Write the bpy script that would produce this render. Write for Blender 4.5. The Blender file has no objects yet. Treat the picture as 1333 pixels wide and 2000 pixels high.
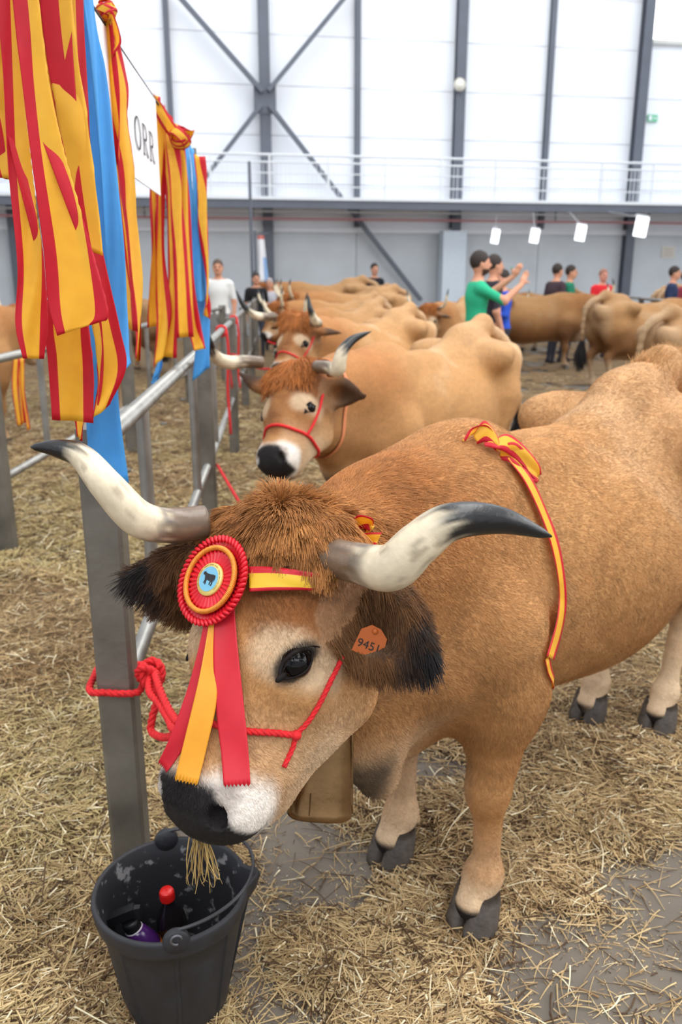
import bpy, math, random
import numpy as np
from mathutils import Vector, Matrix, Euler, noise as mnoise
from mathutils.bvhtree import BVHTree

random.seed(7)
rng = np.random.default_rng(7)
scene = bpy.context.scene

# ------------------------------------------------------------------ camera, sky, light, exposure
PITCH = math.atan(0.282)
CAM = np.array([0.0, 0.0, 1.5])
FPX = 1614.0
cam_data = bpy.data.cameras.new('camera')
cam_data.sensor_fit = 'VERTICAL'
cam_data.sensor_height = 22.3
cam_data.sensor_width = 14.9
cam_data.lens = 22.3 * FPX / 2000.0
cam_data.clip_end = 200
cam_data.clip_start = 0.05
cam_data.dof.use_dof = True
cam_data.dof.focus_distance = 1.30
cam_data.dof.aperture_fstop = 3.2
cam = bpy.data.objects.new('camera', cam_data)
cam.location = CAM
cam.rotation_euler = (math.pi / 2 - PITCH, 0, 0)
scene.collection.objects.link(cam)
scene.camera = cam

world = bpy.data.worlds.new('overcast_sky')
scene.world = world
world.use_nodes = True
bg = world.node_tree.nodes['Background']
bg.inputs['Color'].default_value = (0.90, 0.95, 1.0, 1)
bg.inputs['Strength'].default_value = 2.05

def area_light(name, loc, rot, sx, sy, power, col=(1, 1, 1)):
    d = bpy.data.lights.new(name, 'AREA')
    d.shape = 'RECTANGLE'; d.size = sx; d.size_y = sy; d.energy = power; d.color = col
    o = bpy.data.objects.new(name, d); o.location = loc; o.rotation_euler = rot
    scene.collection.objects.link(o); return o
# daylight panels of the hall roof: one over the aisle, one near the right-hand side, plus two added fills
area_light('roof_daylight_and_fill', (3.0, 3.5, 10.6), (0, 0, 0), 4.0, 14.0, 900, (1.0, 0.99, 0.97))
area_light('roof_daylight_and_fill', (2.0, 18.5, 11.4), (math.radians(20), 0, 0), 22.0, 3.0, 640, (0.97, 0.99, 1.0))  # added fill under the roof, brightens the back wall
area_light('rear_fill', (-1.0, -5.5, 8.0), (math.radians(48), 0, 0), 10.0, 3.0, 420, (0.97, 0.99, 1.0))  # added fill high behind the camera, lifts the hanging ribbons
area_light('side_daylight', (10.5, 4.0, 6.5), (0, math.radians(62), 0), 4.0, 14.0, 520, (1.0, 0.98, 0.95))

scene.view_settings.view_transform = 'Standard'
scene.view_settings.look = 'None'
scene.view_settings.gamma = 1.0
scene.view_settings.exposure = 0.0
scene.view_settings.use_curve_mapping = False
scene.cycles.use_denoising = True
scene.cycles.max_bounces = 7
scene.cycles.diffuse_bounces = 4
scene.cycles.glossy_bounces = 3
scene.cycles.transmission_bounces = 4
scene.cycles.sample_clamp_indirect = 6.0

# ------------------------------------------------------------------ helpers
CP, SP = math.cos(PITCH), math.sin(PITCH)

def ray(px, py):
    u = (px - 666.5) / FPX; v = (1000.0 - py) / FPX
    return np.array([u, CP + v * SP, -SP + v * CP])

def PT(px, py, t): return CAM + ray(px, py) * t           # point at depth t along the view axis
def PY(px, py, Y):
    d = ray(px, py); return CAM + d * (Y / d[1])
def PZ(px, py, z):
    d = ray(px, py); return CAM + d * ((z - 1.5) / d[2])

def srgb(r, g, b):
    def f(c):
        c /= 255.0
        return c / 12.92 if c <= 0.04045 else ((c + 0.055) / 1.055) ** 2.4
    return (f(r), f(g), f(b))

def nrm(v):
    v = np.asarray(v, float); return v / (np.linalg.norm(v, axis=-1, keepdims=True) + 1e-12)

def smooth(a, b, x):
    t = np.clip((x - a) / (b - a), 0, 1); return t * t * (3 - 2 * t)

def tag(o, label=None, cat=None, group=None, kind=None):
    if label: o['label'] = label
    if cat: o['category'] = cat
    if group: o['group'] = group
    if kind: o['kind'] = kind
    return o

def empty(name, loc=(0, 0, 0), rz=0.0, rot=None):
    o = bpy.data.objects.new(name, None)
    o.location = loc
    o.rotation_euler = rot if rot is not None else (0, 0, rz)
    o.empty_display_size = 0.1
    scene.collection.objects.link(o)
    return o

def xf(o):
    """world matrix of an unparented object"""
    return Matrix.LocRotScale(o.location, o.rotation_euler, o.scale)

def to_local(root, v):
    m = np.array(xf(root).inverted()); v = np.asarray(v, float)
    return v @ m[:3, :3].T + m[:3, 3]

def link(name, data, mats, parent):
    o = bpy.data.objects.new(name, data)
    scene.collection.objects.link(o)
    if mats is not None:
        for m in (mats if isinstance(mats, (list, tuple)) else [mats]):
            data.materials.append(m)
    if parent is not None: o.parent = parent
    return o

def make_mesh(name, verts, faces, mats, parent=None, smooth_=False, fmat=None, col=None):
    me = bpy.data.meshes.new(name)
    verts = np.asarray(verts, dtype=np.float32)
    if isinstance(faces, np.ndarray):
        nv, nf, k = len(verts), len(faces), faces.shape[1]
        me.vertices.add(nv); me.vertices.foreach_set('co', verts.ravel())
        me.loops.add(nf * k); me.loops.foreach_set('vertex_index', faces.astype(np.int32).ravel())
        me.polygons.add(nf); me.polygons.foreach_set('loop_start', np.arange(0, nf * k, k, dtype=np.int32))
        me.update(calc_edges=True)
    else:
        me.from_pydata([tuple(map(float, v)) for v in verts], [], [tuple(f) for f in faces])
    if smooth_: me.polygons.foreach_set('use_smooth', np.ones(len(me.polygons), dtype=bool))
    if fmat is not None: me.polygons.foreach_set('material_index', np.asarray(fmat, dtype=np.int32))
    if col is not None:
        a = me.attributes.new('col', 'FLOAT_COLOR', 'POINT')
        c = np.ones((len(verts), 4), dtype=np.float32); c[:, :3] = col
        a.data.foreach_set('color', c.ravel())
    me.validate() if not isinstance(faces, np.ndarray) else None
    me.update()
    return link(name, me, mats, parent)

class MB:
    """collects simple solids into one mesh"""
    def __init__(s): s.v = []; s.f = []; s.m = []
    def add(s, v, f, m=0):
        b = len(s.v); s.v += [tuple(map(float, x)) for x in v]
        s.f += [tuple(i + b for i in x) for x in f]; s.m += [m] * len(f); return s
    def box(s, c, size, R=None, m=0, bevel=0.0):
        c = np.asarray(c, float); h = np.asarray(size, float) / 2
        if bevel <= 0:
            pts = np.array([[x, y, z] for x in (-1, 1) for y in (-1, 1) for z in (-1, 1)], float) * h
            f = [(0, 1, 3, 2), (4, 6, 7, 5), (0, 4, 5, 1), (2, 3, 7, 6), (0, 2, 6, 4), (1, 5, 7, 3)]
        else:
            # chamfered along the long (z) axis edges
            b = bevel; ring = []
            for sx, sy in ((1, 1), (-1, 1), (-1, -1), (1, -1)):
                p1 = (sx * h[0], sy * (h[1] - b)); p2 = (sx * (h[0] - b), sy * h[1])
                ring += [p1, p2] if sx * sy > 0 else [p2, p1]
            pts = np.array([[x, y, z] for z in (-h[2], h[2]) for x, y in ring]); n = 8
            f = [(i, (i + 1) % n, n + (i + 1) % n, n + i) for i in range(n)] + [tuple(range(n))[::-1], tuple(range(n, 2 * n))]
        if R is not None: pts = pts @ np.asarray(R).T
        return s.add(pts + c, f, m)
    def bar(s, a, b, w, h=None, m=0):
        a = np.asarray(a, float); b = np.asarray(b, float); h = h or w
        z = nrm(b - a); up = np.array([0, 0, 1.0]) if abs(z[2]) < 0.95 else np.array([0, 1.0, 0])
        x = nrm(np.cross(up, z)); y = np.cross(z, x)
        return s.box((a + b) / 2, (w, h, np.linalg.norm(b - a)), np.stack([x, y, z], 1), m)
    def tube(s, pts, r, n=12, m=0, caps=True, closed=False, flat=1.0):
        pts = np.asarray(pts, float); N = len(pts)
        rr = np.full(N, r, float) if np.isscalar(r) else np.asarray(r, float)
        if closed: T = nrm(np.roll(pts, -1, 0) - np.roll(pts, 1, 0))
        else: T = nrm(np.gradient(pts, axis=0))
        up = np.array([0, 0, 1.0]) if abs(T[0][2]) < 0.9 else np.array([1.0, 0, 0])
        x = nrm(np.cross(up, T[0])); V = []
        for i in range(N):
            x = x - T[i] * np.dot(x, T[i]); x = nrm(x); y = np.cross(T[i], x)
            for k in range(n):
                a = 2 * math.pi * k / n
                V.append(pts[i] + rr[i] * (math.cos(a) * x + math.sin(a) * y * flat))
        F = []
        for i in range(N if closed else N - 1):
            j = (i + 1) % N
            for k in range(n):
                F.append((i * n + k, i * n + (k + 1) % n, j * n + (k + 1) % n, j * n + k))
        if caps and not closed:
            F.append(tuple(range(n))[::-1]); F.append(tuple((N - 1) * n + k for k in range(n)))
        return s.add(V, F, m)
    def lathe(s, prof, n=32, c=(0, 0, 0), m=0, R=None):
        c = np.asarray(c, float); V = []; F = []
        for r, z in prof:
            for k in range(n):
                a = 2 * math.pi * k / n; V.append((r * math.cos(a), r * math.sin(a), z))
        for i in range(len(prof) - 1):
            for k in range(n):
                F.append((i * n + k, i * n + (k + 1) % n, (i + 1) * n + (k + 1) % n, (i + 1) * n + k))
        V = np.array(V)
        if R is not None: V = V @ np.asarray(R).T
        return s.add(V + c, F, m)
    def sphere(s, c, r, n=16, m=0, R=None):
        r = np.ones(3) * r
        prof = [(max(1e-4, math.sin(math.pi * i / n)), -math.cos(math.pi * i / n)) for i in range(n + 1)]
        V = []; F = []
        for a_, z in prof:
            for k in range(2 * n):
                a = math.pi * k / n; V.append((a_ * math.cos(a) * r[0], a_ * math.sin(a) * r[1], z * r[2]))
        for i in range(n):
            for k in range(2 * n):
                F.append((i * 2 * n + k, i * 2 * n + (k + 1) % (2 * n), (i + 1) * 2 * n + (k + 1) % (2 * n), (i + 1) * 2 * n + k))
        V = np.array(V)
        if R is not None: V = V @ np.asarray(R).T
        return s.add(V + np.asarray(c, float), F, m)
    def build(s, name, mats, parent=None, sm=False, world=True, col=None):
        v = np.array(s.v)
        if parent is not None and world: v = to_local(parent, v)
        o = make_mesh(name, v, s.f, mats, parent, sm, s.m if isinstance(mats, (list, tuple)) else None, col)
        return o

def catmull(P, n):
    P = np.asarray(P, float); Q = np.vstack([2 * P[0] - P[1], P, 2 * P[-1] - P[-2]])
    out = []
    m = len(P) - 1
    for t in np.linspace(0, m, n):
        i = min(int(t), m - 1); u = t - i
        a, b, c, d = Q[i], Q[i + 1], Q[i + 2], Q[i + 3]
        out.append(0.5 * ((2 * b) + (-a + c) * u + (2 * a - 5 * b + 4 * c - d) * u * u + (-a + 3 * b - 3 * c + d) * u ** 3))
    return np.array(out)

# ------------------------------------------------------------------ materials
def mat(name, col=(0.5, 0.5, 0.5), rough=0.6, metal=0.0, spec=0.5, noise=None, noise_scale=20.0, bump=0.0, bump_scale=60.0,
        attr=None, emit=None, estr=0.0, translucent=0.0, coat=0.0, rough_var=0.0, detail=6):
    m = bpy.data.materials.new(name); m.use_nodes = True
    nt = m.node_tree; N = nt.nodes; L = nt.links
    p = N['Principled BSDF']
    p.inputs['Roughness'].default_value = rough; p.inputs['Metallic'].default_value = metal
    p.inputs['Specular IOR Level'].default_value = spec
    p.inputs['Coat Weight'].default_value = coat
    tc = N.new('ShaderNodeTexCoord')
    src = None
    if attr:
        a = N.new('ShaderNodeAttribute'); a.attribute_name = attr; src = a.outputs['Color']
    if noise:
        nz = N.new('ShaderNodeTexNoise'); nz.inputs['Scale'].default_value = noise_scale; nz.inputs['Detail'].default_value = detail
        L.new(tc.outputs['Object'], nz.inputs['Vector'])
        if attr:
            mr = N.new('ShaderNodeMapRange'); mr.inputs['From Min'].default_value = 0.3; mr.inputs['From Max'].default_value = 0.7
            mr.inputs['To Min'].default_value = 1 - noise; mr.inputs['To Max'].default_value = 1 + noise
            L.new(nz.outputs['Fac'], mr.inputs['Value'])
            mx = N.new('ShaderNodeVectorMath'); mx.operation = 'SCALE'
            L.new(src, mx.inputs[0]); L.new(mr.outputs['Result'], mx.inputs['Scale']); src = mx.outputs['Vector']
        else:
            rp = N.new('ShaderNodeValToRGB'); rp.color_ramp.elements[0].position = 0.3; rp.color_ramp.elements[1].position = 0.7
            rp.color_ramp.elements[0].color = (*[c * (1 - noise) for c in col], 1)
            rp.color_ramp.elements[1].color = (*[min(1, c * (1 + noise)) for c in col], 1)
            L.new(nz.outputs['Fac'], rp.inputs['Fac']); src = rp.outputs['Color']
        if rough_var:
            mr2 = N.new('ShaderNodeMapRange'); mr2.inputs['To Min'].default_value = rough - rough_var; mr2.inputs['To Max'].default_value = rough + rough_var
            L.new(nz.outputs['Fac'], mr2.inputs['Value']); L.new(mr2.outputs['Result'], p.inputs['Roughness'])
    if src is not None: L.new(src, p.inputs['Base Color'])
    else: p.inputs['Base Color'].default_value = (*col, 1)
    if bump:
        nb = N.new('ShaderNodeTexNoise'); nb.inputs['Scale'].default_value = bump_scale; nb.inputs['Detail'].default_value = 8
        L.new(tc.outputs['Object'], nb.inputs['Vector'])
        b = N.new('ShaderNodeBump'); b.inputs['Strength'].default_value = bump; b.inputs['Distance'].default_value = 0.01
        L.new(nb.outputs['Fac'], b.inputs['Height']); L.new(b.outputs['Normal'], p.inputs['Normal'])
    if emit: p.inputs['Emission Color'].default_value = (*emit, 1); p.inputs['Emission Strength'].default_value = estr
    if translucent:
        t = N.new('ShaderNodeBsdfTranslucent'); ms = N.new('ShaderNodeMixShader'); ms.inputs[0].default_value = translucent
        if src is not None: L.new(src, t.inputs['Color'])
        else: t.inputs['Color'].default_value = (*col, 1)
        L.new(p.outputs[0], ms.inputs[1]); L.new(t.outputs[0], ms.inputs[2])
        L.new(ms.outputs[0], N['Material Output'].inputs['Surface'])
    return m

# ------------------------------------------------------------------ smooth solids from blended shapes
class Field:
    """blends round shapes on a grid and skins the result as one continuous surface"""
    def __init__(s, lo, hi, h):
        s.h = h; s.lo = np.asarray(lo, float)
        s.n = np.ceil((np.asarray(hi) - s.lo) / h).astype(int) + 1
        s.D = np.full(s.n, 1.0, dtype=np.float32)
        s.ax = [(s.lo[i] + h * np.arange(s.n[i])).astype(np.float32) for i in range(3)]
    def _block(s, lo, hi, pad):
        a = np.maximum(0, np.floor((np.asarray(lo) - pad - s.lo) / s.h).astype(int))
        b = np.minimum(s.n, np.ceil((np.asarray(hi) + pad - s.lo) / s.h).astype(int) + 1)
        if np.any(b <= a): return None, None
        sl = tuple(slice(a[i], b[i]) for i in range(3))
        X, Y, Z = np.meshgrid(s.ax[0][sl[0]], s.ax[1][sl[1]], s.ax[2][sl[2]], indexing='ij', sparse=True)
        return sl, (X, Y, Z)
    def _mix(s, sl, d, k, op):
        a = s.D[sl]
        if op == 'add':
            if k > 0:
                h = np.maximum(k - np.abs(a - d), 0) / k
                s.D[sl] = np.minimum(a, d) - h * h * k * 0.25
            else: s.D[sl] = np.minimum(a, d)
        else:
            if k > 0:
                h = np.maximum(k - np.abs(a + d), 0) / k
                s.D[sl] = np.maximum(a, -d) + h * h * k * 0.25
            else: s.D[sl] = np.maximum(a, -d)
    def cap(s, a, b, ra, rb=None, k=0.05, op='add', flat=None):
        rb = ra if rb is None else rb
        a = np.asarray(a, float); b = np.asarray(b, float); rm = max(ra, rb)
        sl, g = s._block(np.minimum(a, b) - rm, np.maximum(a, b) + rm, k + 2 * s.h)
        if sl is None: return
        X, Y, Z = g; ab = b - a; L2 = max(float(ab @ ab), 1e-9)
        t = ((X - a[0]) * ab[0] + (Y - a[1]) * ab[1] + (Z - a[2]) * ab[2]) / L2
        t = np.clip(t, 0, 1)
        qx = X - a[0] - t * ab[0]; qy = Y - a[1] - t * ab[1]; qz = Z - a[2] - t * ab[2]
        if flat is not None:
            ax, sc = flat; ax = nrm(ax)
            dd = (qx * ax[0] + qy * ax[1] + qz * ax[2]) * (1 / sc - 1)
            qx = qx + dd * ax[0]; qy = qy + dd * ax[1]; qz = qz + dd * ax[2]
            d = (np.sqrt(qx * qx + qy * qy + qz * qz) - (ra + (rb - ra) * t)) * min(1.0, 0.5 + 0.5 * sc)
        else:
            d = np.sqrt(qx * qx + qy * qy + qz * qz) - (ra + (rb - ra) * t)
        s._mix(sl, d.astype(np.float32), k, op)
    def ell(s, c, r, k=0.05, op='add', R=None):
        """R: 3x3, columns are the axes of the three radii"""
        c = np.asarray(c, float); r = np.ones(3) * np.asarray(r, float)
        R = np.eye(3) if R is None else np.asarray(R)
        ext = np.sqrt(((R * r) ** 2).sum(1))
        sl, g = s._block(c - ext, c + ext, k + 2 * s.h)
        if sl is None: return
        X, Y, Z = g; x, y, z = X - c[0], Y - c[1], Z - c[2]
        k0 = 0; k1 = 0
        for i in range(3):
            p = x * R[0, i] + y * R[1, i] + z * R[2, i]
            k0 = k0 + (p / r[i]) ** 2; k1 = k1 + (p / r[i] ** 2) ** 2
        k0 = np.sqrt(k0); k1 = np.sqrt(k1) + 1e-6
        s._mix(sl, (k0 * (k0 - 1) / k1).astype(np.float32), k, op)
    def mesh(s):
        D = s.D; I = D < 0
        c = np.zeros(np.array(D.shape) - 1, dtype=np.uint8)
        for i in (0, 1):
            for j in (0, 1):
                for k in (0, 1):
                    c += I[i:D.shape[0] - 1 + i, j:D.shape[1] - 1 + j, k:D.shape[2] - 1 + k]
        act = (c > 0) & (c < 8)
        ix, iy, iz = np.nonzero(act)
        ids = np.full(act.shape, -1, dtype=np.int32); ids[ix, iy, iz] = np.arange(len(ix))
        acc = np.zeros((len(ix), 3)); cnt = np.zeros(len(ix))
        for ax in range(3):
            for u in (0, 1):
                for v in (0, 1):
                    o0 = [0, 0, 0]; oth = [q for q in range(3) if q != ax]; o0[oth[0]] = u; o0[oth[1]] = v
                    o1 = list(o0); o1[ax] = 1
                    d0 = D[ix + o0[0], iy + o0[1], iz + o0[2]]; d1 = D[ix + o1[0], iy + o1[1], iz + o1[2]]
                    m = (d0 < 0) != (d1 < 0); t = np.where(m, d0 / np.where(m, d0 - d1, 1), 0)
                    p = np.tile(np.array(o0, float), (len(ix), 1)); p[:, ax] = t
                    acc += p * m[:, None]; cnt += m
        V = (np.stack([ix, iy, iz], 1) + acc / cnt[:, None]) * s.h + s.lo
        F = []
        for ax in range(3):
            a0 = [slice(1, -1)] * 3; a0[ax] = slice(0, -1)
            a1 = list(a0); a1[ax] = slice(1, None)
            A = I[tuple(a0)]; B = I[tuple(a1)]
            for flip in (False, True):
                m = (A & ~B) if not flip else (~A & B)
                x, y, z = np.nonzero(m)
                g = [x, y, z]
                for q in range(3):
                    if q != ax: g[q] = g[q] + 1
                o = [q for q in range(3) if q != ax]
                def at(du, dv):
                    h = [g[0].copy(), g[1].copy(), g[2].copy()]; h[o[0]] = h[o[0]] - du; h[o[1]] = h[o[1]] - dv
                    return ids[h[0], h[1], h[2]]
                q4 = np.stack([at(0, 0), at(1, 0), at(1, 1), at(0, 1)], 1)
                if flip ^ (ax == 1): q4 = q4[:, ::-1]
                F.append(q4)
        F = np.concatenate(F); F = F[(F >= 0).all(1)]
        # keep faces pointing outward
        n = np.cross(V[F[:, 1]] - V[F[:, 0]], V[F[:, 2]] - V[F[:, 0]])
        return V, F

def vnormals(V, F):
    n = np.cross(V[F[:, 2]] - V[F[:, 0]], V[F[:, 3]] - V[F[:, 1]])
    N = np.zeros_like(V)
    for i in range(4): np.add.at(N, F[:, i], n)
    return nrm(N)

def relax(V, F, it=2, lam=0.5):
    n = len(V)
    for _ in range(it):
        S = np.zeros_like(V); C = np.zeros(n)
        for i in range(4):
            a = F[:, i]; b = F[:, (i + 1) % 4]
            for q in range(3):
                S[:, q] += np.bincount(a, V[b, q], n) + np.bincount(b, V[a, q], n)
            C += np.bincount(a, minlength=n) + np.bincount(b, minlength=n)
        V = V + lam * (S / np.maximum(C, 1)[:, None] - V)
    return V

def vnoise(P, scale, seed=0, octaves=2):
    """cheap smooth value noise on numpy points, 0..1"""
    out = np.zeros(len(P)); amp = 1.0; tot = 0
    r = np.random.default_rng(seed + 100)
    tab = r.random((32, 32, 32))
    for o in range(octaves):
        Q = P * scale * 2 ** o + 100.0 + seed * 3.1
        i = np.floor(Q).astype(int); f = Q - i; f = f * f * (3 - 2 * f); v = 0
        for dx in (0, 1):
            for dy in (0, 1):
                for dz in (0, 1):
                    w = (f[:, 0] if dx else 1 - f[:, 0]) * (f[:, 1] if dy else 1 - f[:, 1]) * (f[:, 2] if dz else 1 - f[:, 2])
                    v = v + w * tab[(i[:, 0] + dx) % 32, (i[:, 1] + dy) % 32, (i[:, 2] + dz) % 32]
        out += amp * v; tot += amp; amp *= 0.5
    return out / tot

def strands(name, P, rad, col, material, parent=None, kind=None, taper=0.35):
    """P: (N, k, 3) local points of every strand"""
    N, k, _ = P.shape
    hc = bpy.data.hair_curves.new(name)
    hc.add_curves([k] * N)
    hc.attributes['position'].data.foreach_set('vector', np.ascontiguousarray(P, dtype=np.float32).ravel())
    ra = hc.attributes.get('radius') or hc.attributes.new('radius', 'FLOAT', 'POINT')
    rr = np.asarray(rad, float).reshape(-1, 1) * np.linspace(1, taper, k)[None, :] * np.ones((N, 1))
    ra.data.foreach_set('value', rr.astype(np.float32).ravel())
    ca = hc.attributes.new('col', 'FLOAT_COLOR', 'CURVE')
    c = np.ones((N, 4), dtype=np.float32); c[:, :3] = col; ca.data.foreach_set('color', c.ravel())
    o = link(name, hc, material, parent)
    if kind: o['kind'] = kind
    return o

def sample_surface(V, F, w, n, r=rng):
    A = np.linalg.norm(np.cross(V[F[:, 2]] - V[F[:, 0]], V[F[:, 3]] - V[F[:, 1]]), axis=1) * w
    A = A / A.sum(); idx = r.choice(len(F), n, p=A)
    u, v = r.random(n)[:, None], r.random(n)[:, None]
    q = F[idx]
    W = [(1 - u) * (1 - v), u * (1 - v), u * v, (1 - u) * v]
    return idx, q, W

def interp(arr, q, W): return sum(arr[q[:, i]] * W[i] for i in range(4))
# ------------------------------------------------------------------ the hall
HT = math.atan(0.163)
HA = np.array([math.cos(HT), math.sin(HT)]); HN = np.array([math.sin(HT), -math.cos(HT)]); HO = np.array([0.0, 23.5])
RH = np.array([[HA[0], -HN[0], 0], [HA[1], -HN[1], 0], [0, 0, 1]])      # columns: along wall, outward, up
def hall(s, d, z):
    p = HO + HA * s + HN * d; return np.array([p[0], p[1], z])
def HW(px, py, d=0.0):
    """where the sight line of a photo pixel meets the plane d metres before the back wall: (s, z)"""
    r = ray(px, py); t = (d + HO @ HN) / (r[:2] @ HN); p = CAM + r * t
    return float((p[:2] - HO) @ HA), float(p[2])

M_white = mat('white_cladding', srgb(236, 239, 245), 0.45, noise=0.03, noise_scale=0.6)
M_lowwall = mat('pale_grey_concrete_wall', srgb(200, 205, 210), 0.8, noise=0.06, noise_scale=1.2)
M_steel = mat('painted_dark_grey_steel', srgb(92, 97, 108), 0.5, noise=0.08, noise_scale=2.0)
M_rail = mat('white_painted_steel', srgb(225, 228, 232), 0.4)
M_floor = mat('grey_concrete_floor', srgb(106, 97, 86), 0.8, noise=0.22, noise_scale=3.5, bump=0.25, bump_scale=30, rough_var=0.2)
M_roof = mat('pale_roof_sheet', srgb(210, 214, 220), 0.6)
M_glow = mat('daylit_window', (1, 1, 1), 0.3, emit=(1.0, 0.98, 0.93), estr=2.6)
M_lamp = mat('lamp_tube', (1, 1, 1), 0.3, emit=(0.93, 0.97, 1.0), estr=1.6)
M_red = mat('red_painted_pipe', srgb(176, 120, 122), 0.5)

S0, S1 = -14.0, 16.0
# floor: worn concrete
v = [(-16, -9, 0), (20, -9, 0), (20, 30, 0), (-16, 30, 0)]
MBf = MB(); MBf.add([(-16, -9, 0), (20, -9, 0), (20, 30, 0), (-16, 30, 0), (-16, -9, -.2), (20, -9, -.2), (20, 30, -.2), (-16, 30, -.2)],
                    [(0, 1, 2, 3), (7, 6, 5, 4), (0, 4, 5, 1), (1, 5, 6, 2), (2, 6, 7, 3), (3, 7, 4, 0)])
tag(MBf.build('floor', M_floor), kind='structure')

def wall_box(s0, s1, d0, d1, z0, z1, mb, m=0):
    c = hall((s0 + s1) / 2, (d0 + d1) / 2, (z0 + z1) / 2)
    mb.box(c, (s1 - s0, d1 - d0, z1 - z0), RH, m); return mb

s_main = [HW(517, 185)[0], HW(890, 300)[0], HW(1238, 300)[0]]
sp = (s_main[2] - s_main[0]) / 2
cols = [s_main[0] + sp * k for k in (-2, -1, 0, 1, 2)]
thin = [HW(330, 150)[0], HW(697, 300)[0], HW(1063, 300)[0]]
Z_LOW = HW(700, 452)[1]

back = MB(); wall_box(S0, S1, -0.35, -0.12, 0, 12, back)
o_back = tag(back.build('wall_back', M_white), kind='structure')
# cladding sheets, one bay wide, with recessed joints
edges = sorted([cols[0] - sp / 2, cols[0], (cols[0] + cols[1]) / 2, cols[1], thin[0], cols[2], thin[1], cols[3], thin[2], cols[4], cols[4] + sp / 2, S1 - 0.2])
edges = [S0 + 0.2] + edges
win = (HW(1262, 40)[0], HW(1262, 82)[1])
ph = 1.17; rows = 8
for i in range(len(edges) - 1):
    a, b = edges[i], edges[i + 1]; me = None
    if b - a < 0.3: continue
    for r in range(rows):
        z0 = Z_LOW + r * ph
        if a > win[0] - 0.8 and b < win[0] + 4 and z0 + ph > win[1] + 0.1: continue
        if me is None:
            mb = MB(); mb.box((0, 0, 0), (b - a - 0.012, 0.1, ph - 0.014))
            o = mb.build('panel', M_white); me = o.data
        else:
            o = bpy.data.objects.new('panel', me); scene.collection.objects.link(o)
        o.parent = o_back
        o.location = hall((a + b) / 2, -0.06 + random.uniform(-.004, .004), z0 + ph / 2); o.rotation_euler = (0, 0, HT)
low = MB(); wall_box(S0, S1, -0.12, -0.02, 0, Z_LOW, low)
o_low = tag(low.build('wall_back_lower', M_lowwall), kind='structure')
for i in range(len(edges) - 1):
    a, b = edges[i], edges[i + 1]
    if b - a < 0.3: continue
    mb = MB(); wall_box(a + 0.01, b - 0.01, -0.03, 0.02, 0.02, Z_LOW - 0.02, mb); mb.build('panel', M_lowwall, o_low)
mb = MB(); wall_box(S0, S1, -0.02, 0.07, Z_LOW - 0.04, Z_LOW + 0.1, mb)
tag(mb.build('trim_1', M_white), kind='structure')

def h_column(name, s, w, d, z0, z1, label=None):
    """H-section: two flanges and a web"""
    mb = MB(); t = w * 0.12
    wall_box(s - w / 2, s + w / 2, 0.02, 0.02 + t, z0, z1, mb)
    wall_box(s - w / 2, s + w / 2, 0.02 + d - t, 0.02 + d, z0, z1, mb)
    wall_box(s - t / 2, s + t / 2, 0.02 + t, 0.02 + d - t, z0, z1, mb)
    tag(mb.build(name, M_steel), kind='structure')
for s in cols: h_column('steel_column', s, 0.26, 0.26, 0, 11.8)
for s in thin: h_column('steel_post', s, 0.14, 0.14, Z_LOW + 0.1, 11.8)
h_column('steel_column', HW(27, 450)[0], 0.2, 0.2, 0, HW(27, 385)[1])
# crossed wind braces meeting on the first column
def brace(p, q):
    a = HW(*p, 0.33); b = HW(*q, 0.33); mb = MB()
    mb.bar(hall(a[0], 0.36, a[1]), hall(b[0], 0.36, b[1]), 0.18, 0.1)
    tag(mb.build('wind_brace', M_steel), kind='structure')
brace((338, -20), (513, 180)); brace((688, -22), (524, 178)); brace((526, 206), (822, 586)); brace((510, 206), (395, 355))
mb = MB(); c = HW(518, 192, 0.33); wall_box(c[0] - .28, c[0] + .28, 0.28, 0.31, c[1] - .35, c[1] + .35, mb)
tag(mb.build('gusset_plate', M_steel), kind='structure')

# light concrete pillar below the second column
a = HW(864, 520, 0.7); b = HW(909, 520, 0.7)
mb = MB(); wall_box(a[0], b[0], 0.32, 0.75, 0, Z_LOW, mb)
tag(mb.build('concrete_pillar', mat('pale_concrete', srgb(196, 206, 216), 0.7, noise=0.05)), kind='structure')

# gallery: deck on a dark beam, white railing
gz = HW(890, 394, 1.4)[1]; gz2 = HW(890, 411, 1.4)[1]; rt = HW(890, 310, 1.4)[1]
gal = empty('gallery', hall(0, 1.4, gz)); tag(gal, kind='structure')
mb = MB(); wall_box(S0, S1, 1.3, 1.42, gz2, gz, mb); mb.build('edge_beam', M_steel, gal)
mb = MB(); wall_box(S0, S1, 0.0, 1.3, gz - 0.1, gz - 0.02, mb); mb.build('deck', M_white, gal)
mb = MB(); wall_box(S0, S1, 1.41, 1.45, gz - 0.015, gz + 0.06, mb); mb.build('kick_plate', M_rail, gal)
for zz, r in ((rt, 0.03), (rt - 0.17, 0.022), (rt - 0.42, 0.015), (gz + 0.3, 0.015)):
    mb = MB(); mb.tube([hall(S0, 1.38, zz), hall(S1, 1.38, zz)], r, 8); mb.build('rail', M_rail, gal)
k = 0; s = S0 + 0.4
post_me = None
while s < S1:
    mb = MB(); mb.box(hall(s, 1.38, (gz + rt) / 2), (0.05, 0.05, rt - gz), RH); mb.build('baluster_post', M_rail, gal)
    s += 1.45
mb = MB(); s = S0 + 0.4
while s < S1:
    if int((s - S0) * 10) % 14 > 2: mb.box(hall(s, 1.38, (gz + rt - 0.2) / 2), (0.012, 0.012, rt - 0.2 - gz), RH)
    s += 0.11
mb.build('baluster', M_rail, gal)['kind'] = 'stuff'
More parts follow.
